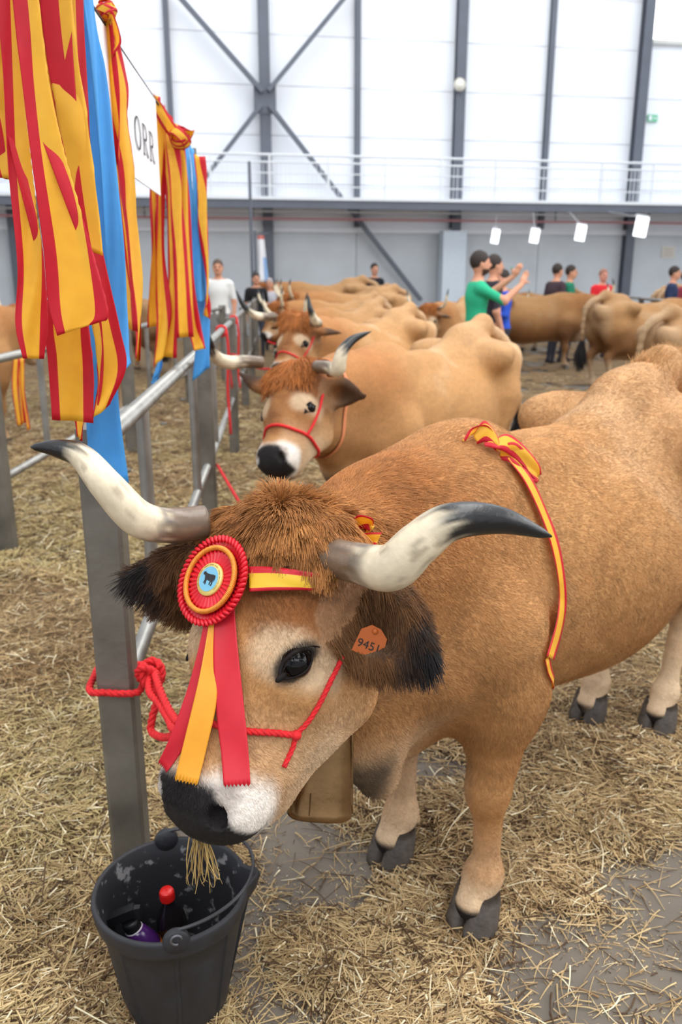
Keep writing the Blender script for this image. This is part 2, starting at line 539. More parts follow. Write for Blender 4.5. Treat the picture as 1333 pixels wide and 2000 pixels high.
# pipes slung under the gallery
for k, (py, r, m) in enumerate(((417, 0.025, M_rail), (431, 0.028, M_red))):
    z = HW(890, py, 0.9)[1]
    mb = MB(); mb.tube([hall(S0, 0.9, z), hall(S1, 0.9, z)], r, 8)
    o = mb.build('service_pipe', m, gal)
    if k: o['label'] = 'dull red pipe'
    for q in range(11):
        mb = MB(); s = S0 + 0.8 + q * 2.7; mb.bar(hall(s, 0.9, z), hall(s, 0.9, gz - 0.09), 0.03); to_ = mb.build('hanger', M_steel, gal); to_.parent = o

# lit window high in the wall
wz = HW(1262, 82)[1]
w = empty('window_1', hall(win[0] + 1.25, 0, wz)); tag(w, kind='structure')
mb = MB(); wall_box(win[0] + 0.12, win[0] + 2.5, -0.08, -0.04, wz + 0.05, 11.6, mb); mb.build('pane', M_glow, w)
mb = MB(); wall_box(win[0] + 0.02, win[0] + 2.6, -0.1, 0.03, wz - 0.03, wz + 0.07, mb); wall_box(win[0] + 0.02, win[0] + 0.12, -0.1, 0.03, wz, 11.7, mb)
wall_box(win[0] + 2.5, win[0] + 2.6, -0.1, 0.03, wz, 11.7, mb); mb.build('window_frame', mat('window_frame_grey', srgb(205, 205, 200), 0.5), w)

# side, rear walls and roof with open daylight bays
mb = MB(); wall_box(S0 - 0.3, S0, -0.2, 34, 0, 12, mb); tag(mb.build('wall_left', M_white), kind='structure')
mb = MB(); wall_box(S1, S1 + 0.3, -0.2, 34, 0, 3.0, mb); wall_box(S1, S1 + 0.3, -0.2, 34, 10, 12, mb)
for q in range(6): wall_box(S1, S1 + 0.3, 0 + q * 6.4, 1.0 + q * 6.4, 3, 10, mb)
tag(mb.build('wall_right', M_white), kind='structure')
mb = MB(); wall_box(S0, S1, 33.7, 34, 0, 12, mb); tag(mb.build('wall_rear', M_white), kind='structure')
mb = MB(); q = 0
while q < 34:
    wall_box(S0, S1, q, q + 1.7, 12, 12.15, mb); q += 4.6
tag(mb.build('ceiling', M_roof), kind='structure')

# small fittings on the wall
def wall_box_px(x0, y0, x1, y1, d, depth):
    a = HW(x0, y1, d); b = HW(x1, y0, d); mb = MB(); wall_box(a[0], b[0], d - depth, d, a[1], b[1], mb); return mb, a, b
p = HW(899, 165, 0.4); o = empty('floodlight', hall(p[0], 0.3, p[1]))
tag(o, 'small round off-white floodlight on the steel column above the gallery', 'lamp')
R90 = np.stack([np.array([HA[0], HA[1], 0]), np.array([0, 0, 1.0]), np.array([HN[0], HN[1], 0])], 1)
mb = MB(); mb.lathe([(0.001, 0), (0.10, 0), (0.15, 0.03), (0.16, 0.10), (0.13, 0.12), (0.001, 0.12)], 20, hall(p[0], 0.3, p[1]), R=R90)
mb.build('housing', mat('off_white_plastic', srgb(205, 200, 188), 0.5), o, sm=True)
mb = MB(); mb.lathe([(0.001, 0.121), (0.11, 0.121), (0.11, 0.127), (0.001, 0.13)], 20, hall(p[0], 0.3, p[1]), R=R90)
mb.build('lens', mat('lamp_glass', srgb(232, 228, 215), 0.15), o, sm=True)
mb, a, b = wall_box_px(1266, 224, 1286, 237, 0.06, 0.05)
o = mb.build('exit_sign', mat('sign_green', srgb(110, 190, 150), 0.5)); tag(o, 'small green and white emergency exit sign high on the wall', 'sign')
mb = MB(); am, bm = (a[0] + b[0]) / 2, (a[1] + b[1]) / 2
wall_box(a[0] + .03, am - 0.03, 0.05, 0.064, a[1] + .03, b[1] - .03, mb); mb.build('running_symbol', M_white, o)
mb = MB(); wall_box(am + .03, b[0] - 0.03, 0.05, 0.064, bm - .015, bm + .015, mb); mb.build('arrow', M_white, o)
mb, a, b = wall_box_px(1292, 481, 1321, 504, 0.045, 0.02)
o = mb.build('notice', mat('notice_paper', srgb(214, 210, 202), 0.7)); tag(o, 'small off-white notice on the grey lower wall', 'sign')
mb = MB()
for q in range(3):
    zz = a[1] + (b[1] - a[1]) * (0.25 + 0.25 * q); wall_box(a[0] + .06, b[0] - .06, 0.04, 0.049, zz - .025, zz + .02, mb)
mb.build('text_line', mat('faded_print', srgb(196, 184, 172), 0.7), o)

for k, (px, py, hw, hh, d) in enumerate(((968, 462, 7, 13, 1.2), (1045, 461, 8, 13, 1.6), (1135, 455, 9, 15, 2.2), (1253, 443, 12, 19, 3.2))):
    c = HW(px, py, d); sc = FPX / (23.0 - d)
    o = empty('hanging_lamp', hall(c[0], d, c[1]))
    tag(o, ['white hanging lamp just right of the concrete pillar, first of the four', 'white hanging lamp, second from the concrete pillar',
            'white hanging lamp, third from the concrete pillar', 'largest white hanging lamp, beside the right-hand steel column'][k], 'lamp', 'lamps hung under the gallery')
    w_, h_ = 2 * hw / sc, 2 * hh / sc
    Rt = RH @ np.array(Matrix.Rotation(math.radians(8), 3, 'Y'))
    mb = MB(); mb.box(hall(c[0], d, c[1]), (w_, 0.09, h_), Rt); mb.build('lamp_body', M_lamp, o)
    mb = MB(); mb.box(hall(c[0], d, c[1] + h_ / 2 + 0.02), (w_ * 1.08, 0.12, 0.04), Rt); mb.build('end_cap', M_rail, o)
    if d < 1.4: mb = MB(); mb.bar(hall(c[0], d, c[1] + h_ / 2), hall(c[0], d, gz - 0.08), 0.012)
    else:
        mb = MB(); mb.tube([hall(c[0], d, c[1] + h_ / 2), hall(c[0], 1.36, gz2 + 0.02)], 0.006, 6)
    mb.build('cable', M_rail, o)
# tall thin mast standing before the wall
b0 = PZ(487, 600, 0)
q = PY(487, 315, 17.0); mb = MB(); mb.tube([(q[0], 17.0, 0.0), (q[0], 17.0, q[2])], 0.03, 8); mb.box((q[0], 17.0, 0.02), (0.3, 0.3, 0.04))
tag(mb.build('thin_mast', M_steel), 'thin dark mast standing on the floor in front of the crossed braces', 'pole')
# blue and white banner hung on the column
qa = PY(503, 460, 18.0); qb = PY(526, 552, 18.0)
mb = MB(); P = []; n = 14
for i in range(n):
    t = i / (n - 1); z = qa[2] + (qb[2] - qa[2]) * t
    for j in range(6):
        u = j / 5; P.append((qa[0] + (qb[0] - qa[0]) * (u * (0.6 + 0.4 * t)), 18.0 + 0.04 * math.sin(u * 9 + t * 3), z))
mb.add(P, [(i * 6 + j, i * 6 + j + 1, i * 6 + j + 7, i * 6 + j + 6) for i in range(n - 1) for j in range(5)])
for i in range(n - 1):
    for j in range(5): mb.m[i * 5 + j] = 1 if j in (3, 4) and i > 5 else (2 if i < 1 else 0)
o = mb.build('banner', [mat('banner_white', srgb(240, 242, 246), 0.8), mat('banner_blue', srgb(150, 190, 235), 0.8), mat('banner_red', srgb(200, 110, 100), 0.8)], None, True)
tag(o, 'white and pale blue cloth banner hanging from a pole in front of the column', 'banner')
o.modifiers.new('th', 'SOLIDIFY').thickness = 0.004
mb = MB(); mb.tube([(qa[0] - 0.05, 18.0, 0), (qa[0] - 0.05, 18.0, qa[2] + 0.1)], 0.025, 8); mb.tube([(qa[0] - 0.05, 18.0, qa[2] + 0.03), (qb[0], 18.0, qa[2] + 0.03)], 0.012, 8)
mb.build('banner_pole', M_steel, o, world=False)
# ------------------------------------------------------------------ cows
M_coat = mat('cow_hide', rough=0.75, spec=0.25, attr='col', noise=0.10, noise_scale=55.0, bump=0.35, bump_scale=140.0)
M_hair = mat('cow_hair', rough=0.6, spec=0.22, attr='col', noise=0.18, noise_scale=14.0)
M_horn = mat('cow_horn', rough=0.28, spec=0.55, attr='col', noise=0.10, noise_scale=38.0, bump=0.12, bump_scale=70)
M_hoof = mat('cow_hoof', srgb(80, 72, 66), 0.55, noise=0.35, noise_scale=40, bump=0.3, bump_scale=90)
M_eye = mat('cow_eye', (0.004, 0.003, 0.003), 0.04, spec=0.22)
M_lid = mat('dark_eyelid_skin', srgb(24, 17, 15), 0.65, spec=.2)
M_lidpink = mat('wet_eye_corner', srgb(120, 110, 115), 0.15)

TAN = np.array(srgb(188, 139, 88)); GING = np.array(srgb(168, 102, 50)); DARK = np.array(srgb(92, 58, 38)); PALE = np.array(srgb(212, 184, 150))
BLK = np.array(srgb(32, 28, 28)); WHT = np.array(srgb(240, 232, 222)); BRN = np.array(srgb(148, 100, 58))

def frame(f, l):
    f = nrm(f); l = np.asarray(l, float); l = nrm(l - f * (f @ l)); n = np.cross(f, l); return f, l, -n

def build_cow(name, root, poll, f, l, h=0.012, legs=None, label=None, cat='cow', group=None, scale=1.0, seed=0, dark=0.0, detail=False,
              horns=None, ears=None, eyes=True, relaxn=2, headscale=1.0, tailx=0.0, belly=0.0, dew=.03, fdark=0.0, tone=1.0):
    """everything in the cow's own frame: x ahead, y to its left, z up"""
    legs = legs or dict(fl=(.56, .16), fr=(.53, -.15), hl=(-.60, .13), hr=(-.52, -.13))
    f, l, n = frame(f, l)
    if n[0] < 0 and n[2] < 0: n = -n
    poll = np.asarray(poll, float)
    hs = headscale
    la = .90 if hs > 1.05 else 1.0
    def H(a, b, c): return poll + hs * (a * la * f + b * l + c * n)
    R = np.stack([f, l, n], 1)
    pts = np.array([H(.55, 0, 0), H(0, .15, .05), H(0, -.15, -.3), H(.2, .32, 0), H(.2, -.32, 0), (-1.0, -.42, .0), (.9, .42, 1.38)])
    lo = pts.min(0) - 0.05; hi = pts.max(0) + 0.06; lo[2] = 0.03
    F = Field(lo, hi, h)
    # trunk
    F.ell((.25, 0, .77), (.42, .225, .325), 0)
    F.ell((-.14, 0, .735 - belly * .3), (.50, .315 + belly, .345 + belly * .5), .12)
    F.ell((-.50, 0, .92), (.32, .225, .255), .10)
    F.cap((.45, 0, 1.085), (.08, 0, 1.03), .055, .05, .14)
    F.cap((.08, 0, 1.03), (-.20, 0, 1.055), .05, .05, .12); F.cap((-.20, 0, 1.055), (-.40, 0, 1.15), .05, .05, .12)
    F.cap((-.38, 0, 1.165), (-.66, 0, 1.235), .055, .05, .11)
    F.cap((-.66, 0, 1.235), (-.86, 0, 1.16), .045, .035, .07)
    for s in (1, -1):
        F.cap((-.38, s * .275, 1.075), (-.46, s * .265, 1.085), .055, .05, .12)     # hooks
        F.cap((-.84, s * .11, 1.06), (-.80, s * .12, 1.02), .045, .06, .09)       # pins
        F.cap((-.42, s * .20, 1.06), (-.80, s * .12, 1.02), .06, .055, .12)
        F.ell((.50, s * .135, .82), (.135, .075, .25), .055)                        # shoulder blade
        F.cap((.68, s * .135, .70), (.58, s * .14, .80), .080, .085, .08)          # point of shoulder
        F.ell((.49, s * .175, .70), (.115, .070, .16), .035)
    F.ell((.42, 0, 1.02), (.24, .070, .14), .10)                                 # withers
    F.ell((.60, 0, .72), (.21, .17, .24), .10)                                    # chest
    F.cap((.76, 0, .66), (.68, 0, .52), .09, .065, .09, flat=((0, 1, 0), .8)); F.cap((.70, dew * .4, .76), (.84, dew * .9, .61), .11, .070, .09, flat=((0, 1, 0), .66)); F.cap((.84, dew * .9, .62), (.815, dew, .50), .070, .045, .08, flat=((0, 1, 0), .75))
    F.cap((.40, 0, .54), (.66, 0, .53), .09, .07, .10)
    # neck
    hb = H(.06, 0, -.15); th = H(.22, 0, -.20)
    ax = nrm(hb - np.array((.45, 0, .93)))
    F.cap((.47, 0, .87), hb * .5 + np.array((.45, 0, .93)) * .5, .23, .185, .12, flat=((0, 1, 0), .72))
    F.cap((.50, 0, .90), hb, .185, .115, .10, flat=((0, 1, 0), .80))
    F.cap((.40, 0, 1.045), H(.075, 0, -.15), .09, .075, .12)
    F.cap((.62, 0, .70), th, .13, .075, .12)
    F.cap((.72, 0, .56), th * .55 + np.array((.72, 0, .56)) * .45 + np.array([0, 0, -.03]), .045, .035, .09)  # dewlap
    # legs
    for key, s, front in (('fl', 1, 1), ('fr', -1, 1), ('hl', 1, 0), ('hr', -1, 0)):
        x, y = legs[key]
        if front:
            F.cap((.52, s * .16, .74), (.49, y * .95 + s * .01, .60), .125, .095, .09)
            F.cap((.49, y * .95 + s * .01, .60), (x - .02, y, .385), .092, .051, .06)
            F.ell((x - .005, y, .355), (.050, .049, .060), .03)
            F.cap((x - .015, y, .33), (x - .02, y, .155), .037, .031, .03)
            F.ell((x - .012, y, .125), (.045, .046, .042), .03)
            F.cap((x - .005, y, .115), (x + .03, y, .065), .040, .043, .025)
            for q in (1, -1): F.cap((x - .05, y + q * .02, .10), (x - .055, y + q * .02, .085), .013, .011, .012)
        else:
            F.ell((-.60, s * .15, .84), (.20, .115, .27), .09)
            F.cap((-.56, s * .165, .80), (-.50, s * .155, .62), .13, .085, .09)
            F.cap((-.52, s * .155, .64), (x - .13, y, .46), .085, .047, .07)
            F.cap((x - .14, y, .475), (x - .12, y, .40), .047, .043, .03, flat=((0, 1, 0), .8))
            F.cap((x - .12, y, .41), (x - .055, y, .15), .035, .032, .03)
            F.ell((x - .045, y, .125), (.045, .045, .042), .03)
            F.cap((x - .035, y, .115), (x + .005, y, .065), .040, .042, .025)
            for q in (1, -1): F.cap((x - .088, y + q * .02, .10), (x - .09, y + q * .02, .085), .013, .011, .012)
    F.cap((-.42, 0, .52), (-.52, 0, .46), .10, .07, .08)                          # udder
    # tail
    tp = catmull([(-.84, 0, 1.17), (-.93, tailx * .3, 1.08), (-.945, tailx * .7, .85), (-.93, tailx, .60)], 10)
    for i in range(9): F.cap(tp[i], tp[i + 1], .032 - .0018 * i, .030 - .0018 * i, .03)
    # head (a: poll to muzzle, b: to its left, c: out of the face)
    F.ell(H(.10, 0, -.095), np.array((.115, .112, .095)) * hs, .05, R=R)
    F.ell(H(.17, 0, -.095), np.array((.15, .108, .082)) * hs, .05, R=R)
    F.cap(H(.035, -.085, -.07), H(.035, .085, -.07), .052 * hs, None, .04)
    F.cap(H(.015, -.03, -.07), H(.015, .03, -.07), .040 * hs, None, .04)
    F.cap(H(.20, 0, -.090), H(.42, 0, -.090), .082 * hs, .066 * hs, .05)
    F.cap(H(.22, 0, -.055), H(.40, 0, -.055), .045 * hs, .036 * hs, .04)
    F.ell(H(.440, 0, -.080), np.array((.068, .088, .068)) * hs, .05, R=R)
    F.ell(H(.470, 0, -.095), np.array((.045, .070, .055)) * hs, .04, R=R)
    F.cap(H(.40, -.030, -.145), H(.452, 0, -.150), .043 * hs, .040 * hs, .04)
    F.cap(H(.40, .030, -.145), H(.452, 0, -.150), .043 * hs, .040 * hs, .04)
    for s in (1, -1):
        F.ell(H(.215, s * .088, -.080), np.array((.050, .038, .045)) * hs, .04, R=R)          # brow, eye mound
        F.ell(H(.215, s * .068, -.170), np.array((.13, .046, .095)) * hs, .05, R=R)          # cheek
        F.cap(H(.13, s * .078, -.18), H(.24, s * .060, -.255), .052 * hs, .038 * hs, .05)       # jaw angle
        F.cap(H(.24, s * .056, -.25), H(.42, s * .028, -.165), .036 * hs, .036 * hs, .05)     # jaw
        F.cap(H(.26, s * .068, -.120), H(.38, s * .052, -.115), .036 * hs, .036 * hs, .05)     # side of muzzle
        F.ell(H(.462, s * .050, -.052), np.array((.028, .026, .026)) * hs, .025, R=R)          # nostril wing
        F.ell(H(.472, s * .058, -.040), np.array((.019, .014, .024)) * hs, .008, 'sub', R=R)   # nostril
        if detail: F.ell(H(.225, s * .127, -.070), np.array((.030, .020, .020)) * hs, .012, 'sub', R=R)
    if detail: F.cap(H(.470, -.06, -.128), H(.470, .06, -.128), .006, None, .01, 'sub')
    # ears
    earp = {}
    for s in (1, -1):
        e = (ears or {}).get(s)
        base = H(.085, s * .105, -.115)
        if e is None: tip = H(.13, s * .32, -.17); bow = n * .3 - f * .5
        else: tip = np.asarray(e[0], float); bow = np.asarray(e[1], float)
        d = tip - base; L = np.linalg.norm(d); d = nrm(d); open_ = nrm(bow - d * (bow @ d)); side = np.cross(d, open_)
        c = base + d * L * .56; Re = np.stack([d, side, open_], 1)
        F.cap(base - d * .02, base + d * .07, .030 * hs, .034 * hs, .04)
        m_ = base + d * L * .45; t_ = base + d * L * .97
        F.cap(base + d * .03, m_, .040 * hs, .066 * hs, .03, flat=(open_, .42)); F.cap(m_, t_, .066 * hs, .020, .03, flat=(open_, .42))
        F.cap(base + d * .06 + open_ * .030, m_ + open_ * .030, .020, .046 * hs, .012, 'sub', flat=(open_, .6))
        F.cap(m_ + open_ * .030, t_ + open_ * .022 - d * .02, .046 * hs, .010, .012, 'sub', flat=(open_, .6))
        earp[s] = (base, d, open_, side, L)
    V, Q = F.mesh()
    V = relax(V, Q, relaxn)
    vol = np.einsum('ij,ij->i', V[Q[:, 0]], np.cross(V[Q[:, 1]], V[Q[:, 2]])).sum()
    if vol < 0: Q = Q[:, ::-1].copy()
    C = cow_colour(V, poll, R, hs, earp, seed, dark, legs, fdark)
    V = V.astype(float); C = C * tone
    N = vnormals(V, Q)
    body = make_mesh('body', V, Q, M_coat, root, True, col=C)
    return dict(V=V, Q=Q, N=N, C=C, H=H, R=R, poll=poll, f=f, l=l, n=n, ear=earp, body=body, root=root, hs=hs, legs=legs, tail=tp, seed=seed)

def cow_colour(P, poll, R, hs, earp, seed, dark, legs, fdark=0.0):
    a, b, c = ((P - poll) @ R / hs).T; a = a / (.90 if hs > 1.05 else 1.0)
    n1 = vnoise(P, 5, seed, 3); n2 = vnoise(P * np.array([1, 1, 3.0]), 16, seed + 1, 2)
    x, y, z = P.T
    C = np.tile(TAN, (len(P), 1))
    def mixin(col, w):
        nonlocal C
        w = np.clip(w, 0, 1)[:, None]; C = C * (1 - w) + np.asarray(col) * w
    mixin(PALE, .22 * smooth(.95, 1.2, z) * smooth(.35, -.5, x) * (.6 + .6 * n1))
    mixin(BRN, (.35 + dark) * smooth(.95, .55, z) * smooth(.36, .5, z) * (.6 + .8 * n1))          # darker flanks
    mixin(GING, .55 * smooth(.25, .75, x) * smooth(.75, 1.05, z) * (.5 + n1))                     # ginger crest of the neck
    mixin(BRN, .45 * smooth(.45, .8, x) * smooth(.5, .7, z) * smooth(1.05, .85, z) * (.4 + n1))
    mixin(DARK, dark * smooth(.9, .5, z) * smooth(.1, .5, np.abs(x)))
    mixin(PALE, .75 * smooth(.52, .40, z) * smooth(.2, .08, np.abs(y)) * smooth(-.7, -.3, x))        # belly
    leg = smooth(.48, .34, z)
    mixin(BRN, .35 * leg * (np.abs(x - .56) < .14))
    mixin(PALE, .75 * leg * smooth(-.3, -.5, x) + .25 * leg * smooth(.30, .18, z))
    mixin(PALE, .8 * smooth(.15, .10, z)); mixin(BLK, smooth(.082, .066, z))
    inner = smooth(.10, .04, np.abs(np.abs(y) - .0)) * leg
    mixin(PALE, .4 * inner)
    mixin(PALE, .30 * smooth(-.84, -.90, x) * smooth(.5, .65, z) * smooth(.12, .05, np.abs(y)))
    mixin(BRN * .8, .55 * smooth(.30, .42, n1) * smooth(.0, -.5, x) * smooth(.95, .65, z) * smooth(.45, .6, z)); mixin(PALE, .30 * smooth(.5, .7, n1) * smooth(.5, .0, np.abs(x)) * smooth(.6, .85, z))
    mixin(PALE, .35 * smooth(-.66, -.80, x) * smooth(.6, .9, z))
    mixin(PALE, .55 * smooth(.62, .76, x) * smooth(.68, .56, z)); mixin(BLK, .8 * smooth(.80, .86, x) * smooth(.62, .55, z))
    # head
    hd = smooth(-.16, -.04, a) * smooth(.24, .17, np.abs(b)) * smooth(-.36, -.25, c) * smooth(.56, .52, a)
    hd = hd * smooth(-.42, -.22, c + np.minimum(a, .1) * 1.2)
    face = smooth(-.20, -.12, c)
    mixin(TAN * 1.02, hd * smooth(.12, .2, a) * .85)
    mixin(GING, hd * face * smooth(.27, .10, a) * (.55 + .6 * n2))
    mixin(DARK, hd * face * .45 * smooth(.20, .28, a) * smooth(.42, .30, a) * smooth(.07, .02, np.abs(b)) * (.4 + n2))
    mixin(GING * .75, fdark * hd * smooth(.44, .36, a) * smooth(-.19, -.10, c) * (.5 + .7 * n2)); mixin(DARK, fdark * .5 * hd * smooth(.3, .6, n2) * smooth(.06, .02, np.abs(b)) * smooth(.42, .36, a))
    mixin(DARK, hd * .5 * smooth(.12, .0, a) * smooth(.35, .75, n2))
    mixin(DARK, hd * .4 * smooth(.10, .06, np.hypot(a - .13, np.abs(b) - .10)) )
    ax_ = (a - .212) / .058; bx = (np.abs(b) - .098) / .062
    mixin(PALE, hd * .8 * smooth(1.05, .50, np.hypot(ax_, bx) + .25 * (n2 - .5)) * smooth(-.17, -.12, c))
    mixin(PALE, hd * .6 * smooth(-.08, -.20, c) * smooth(.18, .36, a) + .30 * hd * smooth(.26, .36, a) * smooth(.02, .06, np.abs(b)))
    m1 = smooth(.405, .45, a + .02 * smooth(.02, .06, np.abs(b)) - .10 * smooth(-.08, -.2, c)) * hd
    mixin(WHT, m1 * (.95))
    pad = smooth(.440, .458, a + .35 * np.maximum(c + .06, 0) - 1.5 * np.maximum(np.abs(b) - .052, 0)) * smooth(-.155, -.12, c)
    mixin(DARK, .5 * m1 * smooth(.41, .44, a) * smooth(-.06, -.03, c)); mixin(BLK, pad * hd)
    mixin(BLK, .5 * smooth(.455, .475, a) * smooth(-.12, -.16, c) * hd * smooth(.05, .03, np.abs(b)))
    for s in (1, -1):
        base, d, o, sd, L = earp[s]
        r = P - base; t = r @ d; q = r - t[:, None] * d; w = (t > .0) * (t < L * 1.1) * (np.linalg.norm(q, axis=1) < .085)
        w = w * (np.abs(((P - poll) @ R / hs)[:, 1]) > .11)
        mixin(BRN, .6 * w * smooth(0, .04, t)); mixin(BLK, w * .8 * smooth(.25, .6, t / L) * smooth(.3, .6, n1 + .2))
        mixin(PALE, w * .2 * smooth(.003, .02, q @ o) * smooth(.8, .3, t / L))
    tl = smooth(-.885, -.91, x) * smooth(.75, .6, z)
    mixin(DARK, tl)
    return np.clip(C * (0.90 + .2 * n2)[:, None], 0.002, .95)

def hooves(cow):
    root = cow['root']
    for key in ('fl', 'fr', 'hl', 'hr'):
        x, y = cow['legs'][key]; front = key[0] == 'f'
        x0 = x + (.022 if front else -.003)
        hoof = empty('hoof'); hoof.parent = root; hoof.location = (x0, y, 0); hoof.scale = (1.12, 1.12, 1.15)
        for s in (1, -1):
            prof = []; n = 12; V = []; F = []
            for i, (z, sc, off) in enumerate(((.085, .70, -.012), (.07, .86, -.008), (.045, .95, .0), (.018, 1.05, .010), (.003, 1.08, .014), (.0, .9, .013))):
                for k in range(n):
                    t = 2 * math.pi * k / n; cx = math.cos(t); sy = math.sin(t)
                    px_ = cx * (.041 + .003 * max(cx, 0)) * sc + off; py_ = sy * .030 * sc
                    if py_ * s < 0: py_ *= .75
                    V.append((px_, s * .027 + py_ + (-s * .010 * max(cx, 0)), z))
            for i in range(5):
                for k in range(n): F.append((i * n + k, i * n + (k + 1) % n, (i + 1) * n + (k + 1) % n, (i + 1) * n + k))
            F.append(tuple(range(n))); F.append(tuple(5 * n + k for k in range(n)))
            o = make_mesh('claw', V, F, M_hoof, hoof, True)

def horn_mesh(pts, radii, root, seed=0, rings=70, side=28, tip_len=.30, name='horn'):
    C = catmull(pts, rings); r = np.interp(np.linspace(0, 1, rings), np.linspace(0, 1, len(radii)), radii)
    rs = catmull(np.stack([np.linspace(0, 1, len(radii)), radii, radii], 1), rings)[:, 1]
    r = np.maximum(np.where(rs > 0, rs, r), .0015)
    r[-1] *= .35; r[-2] *= .75
    mb = MB(); mb.tube(C, r, side)
    V = np.array(mb.v); t = np.repeat(np.linspace(0, 1, rings), side); ang = np.tile(np.linspace(0, 2 * math.pi, side, endpoint=False), rings)
    nz = vnoise(np.stack([t * 3, np.cos(ang) * 1.2, np.sin(ang) * 1.2], 1), 3.0, seed, 3)
    fine = vnoise(np.stack([t * 2.2, np.cos(ang) * 3, np.sin(ang) * 3], 1), 5.0, seed + 5, 2)
    CREAM = np.array(srgb(222, 206, 176)); BASE = np.array(srgb(112, 92, 74)); TIP = np.array(srgb(24, 22, 22)); GREY = np.array(srgb(150, 145, 135))
    col = np.tile(CREAM, (len(V), 1)) * (.85 + .3 * fine[:, None])
    w = smooth(.30, .16, t + .16 * (nz - .5))[:, None]; col = col * (1 - w) + (BASE * (.6 + .8 * fine[:, None])) * w
    w = (.45 * smooth(.04, .0, np.abs(t - .24 - .12 * (nz - .5)) - .01))[:, None]; col = col * (1 - w) + TIP * 2.2 * w
    w = (.5 * smooth(.60, .72, fine) * smooth(.3, .4, t))[:, None]; col = col * (1 - w) + BASE * w
    w = smooth(1 - tip_len - .07, 1 - tip_len + .06, t + .22 * (nz - .5) + .08 * (fine - .5))[:, None]; col = col * (1 - w) + TIP * w
    o = make_mesh(name, V, mb.f, M_horn, root, True, col=np.clip(col, 0, 1)); return o

def eye_parts(cow, s, c3=None, size=1.0, axis=None):
    """glossy ball, almond lids; c3: centre of the eye on the surface (local), out: outward"""
    root = cow['root']; H = cow['H']; f, l, n = cow['f'], cow['l'], cow['n']
    c3 = H(.222, s * .121, -.066) if c3 is None else c3
    out = nrm(l * s * .80 + n * .55 - f * .05)
    ax = nrm(f * .80 + n * .42 - s * l * .15) if axis is None else axis
    ax = nrm(ax - out * (ax @ out)); up = np.cross(out, ax); up = up if up[2] > 0 else -up
    e = empty('eye'); e.parent = root; e.location = c3
    R = np.stack([ax, up, out], 1)
    sz = size
    mb = MB(); mb.sphere((0, 0, 0), .0225 * sz, 16); o = make_mesh('eyeball', np.array(mb.v) @ R.T - out * .0105 * sz, mb.f, M_eye, e, True)
    # almond ring of lid skin
    K = 36; P = []
    for k in range(K):
        t = 2 * math.pi * k / K; ca = math.cos(t); sa = math.sin(t)
        u = ca * .0285 * sz + .003; w = sa * (.0158 if sa > 0 else .0140) * sz * (1 - .25 * ca * ca)
        z = -.010 * sz + math.sqrt(max((.0235 * sz) ** 2 - min(u * u + w * w, (.0225 * sz) ** 2), 0)) - .001
        P.append(ax * u + up * w + out * max(z, -.002))
    mb = MB(); mb.tube(P, (.0024 + .0009 * np.sin(np.linspace(0, 2 * math.pi, K, endpoint=False))) * sz, 10, closed=True); make_mesh('eyelid', mb.v, mb.f, M_lid, e, True)
    mb = MB(); mb.sphere((0, 0, 0), (.010 * sz, .005 * sz, .004 * sz), 8); make_mesh('tear_duct', np.array(mb.v) @ R.T + ax * .031 * sz - out * .001, mb.f, M_lid, e, True)
    # lashes
    if not cow.get('lash', True) or s < 0: return e
    r = np.random.default_rng(3 + s); nl = 60; t = r.uniform(.15, .95, nl) * math.pi
    sgn = 1 if up @ np.array([0, 0, 1.0]) > 0 else -1
    b = ax * (np.cos(t) * .029 * sz)[:, None] + up * (sgn * np.sin(t) * .0155 * sz)[:, None] + out * .013 * sz
    d = nrm(up * sgn * .35 + out * 1.0 + ax * (np.cos(t) * .5)[:, None] - np.array([0, 0, .5])); L = r.uniform(.010, .018, nl)[:, None]
    Pp = np.stack([b, b + d * L * .5, b + d * L - np.array([0, 0, .003])], 1)
    strands('eyelash', Pp, .0005, np.array(srgb(25, 18, 15)), M_hair, e)
    return e

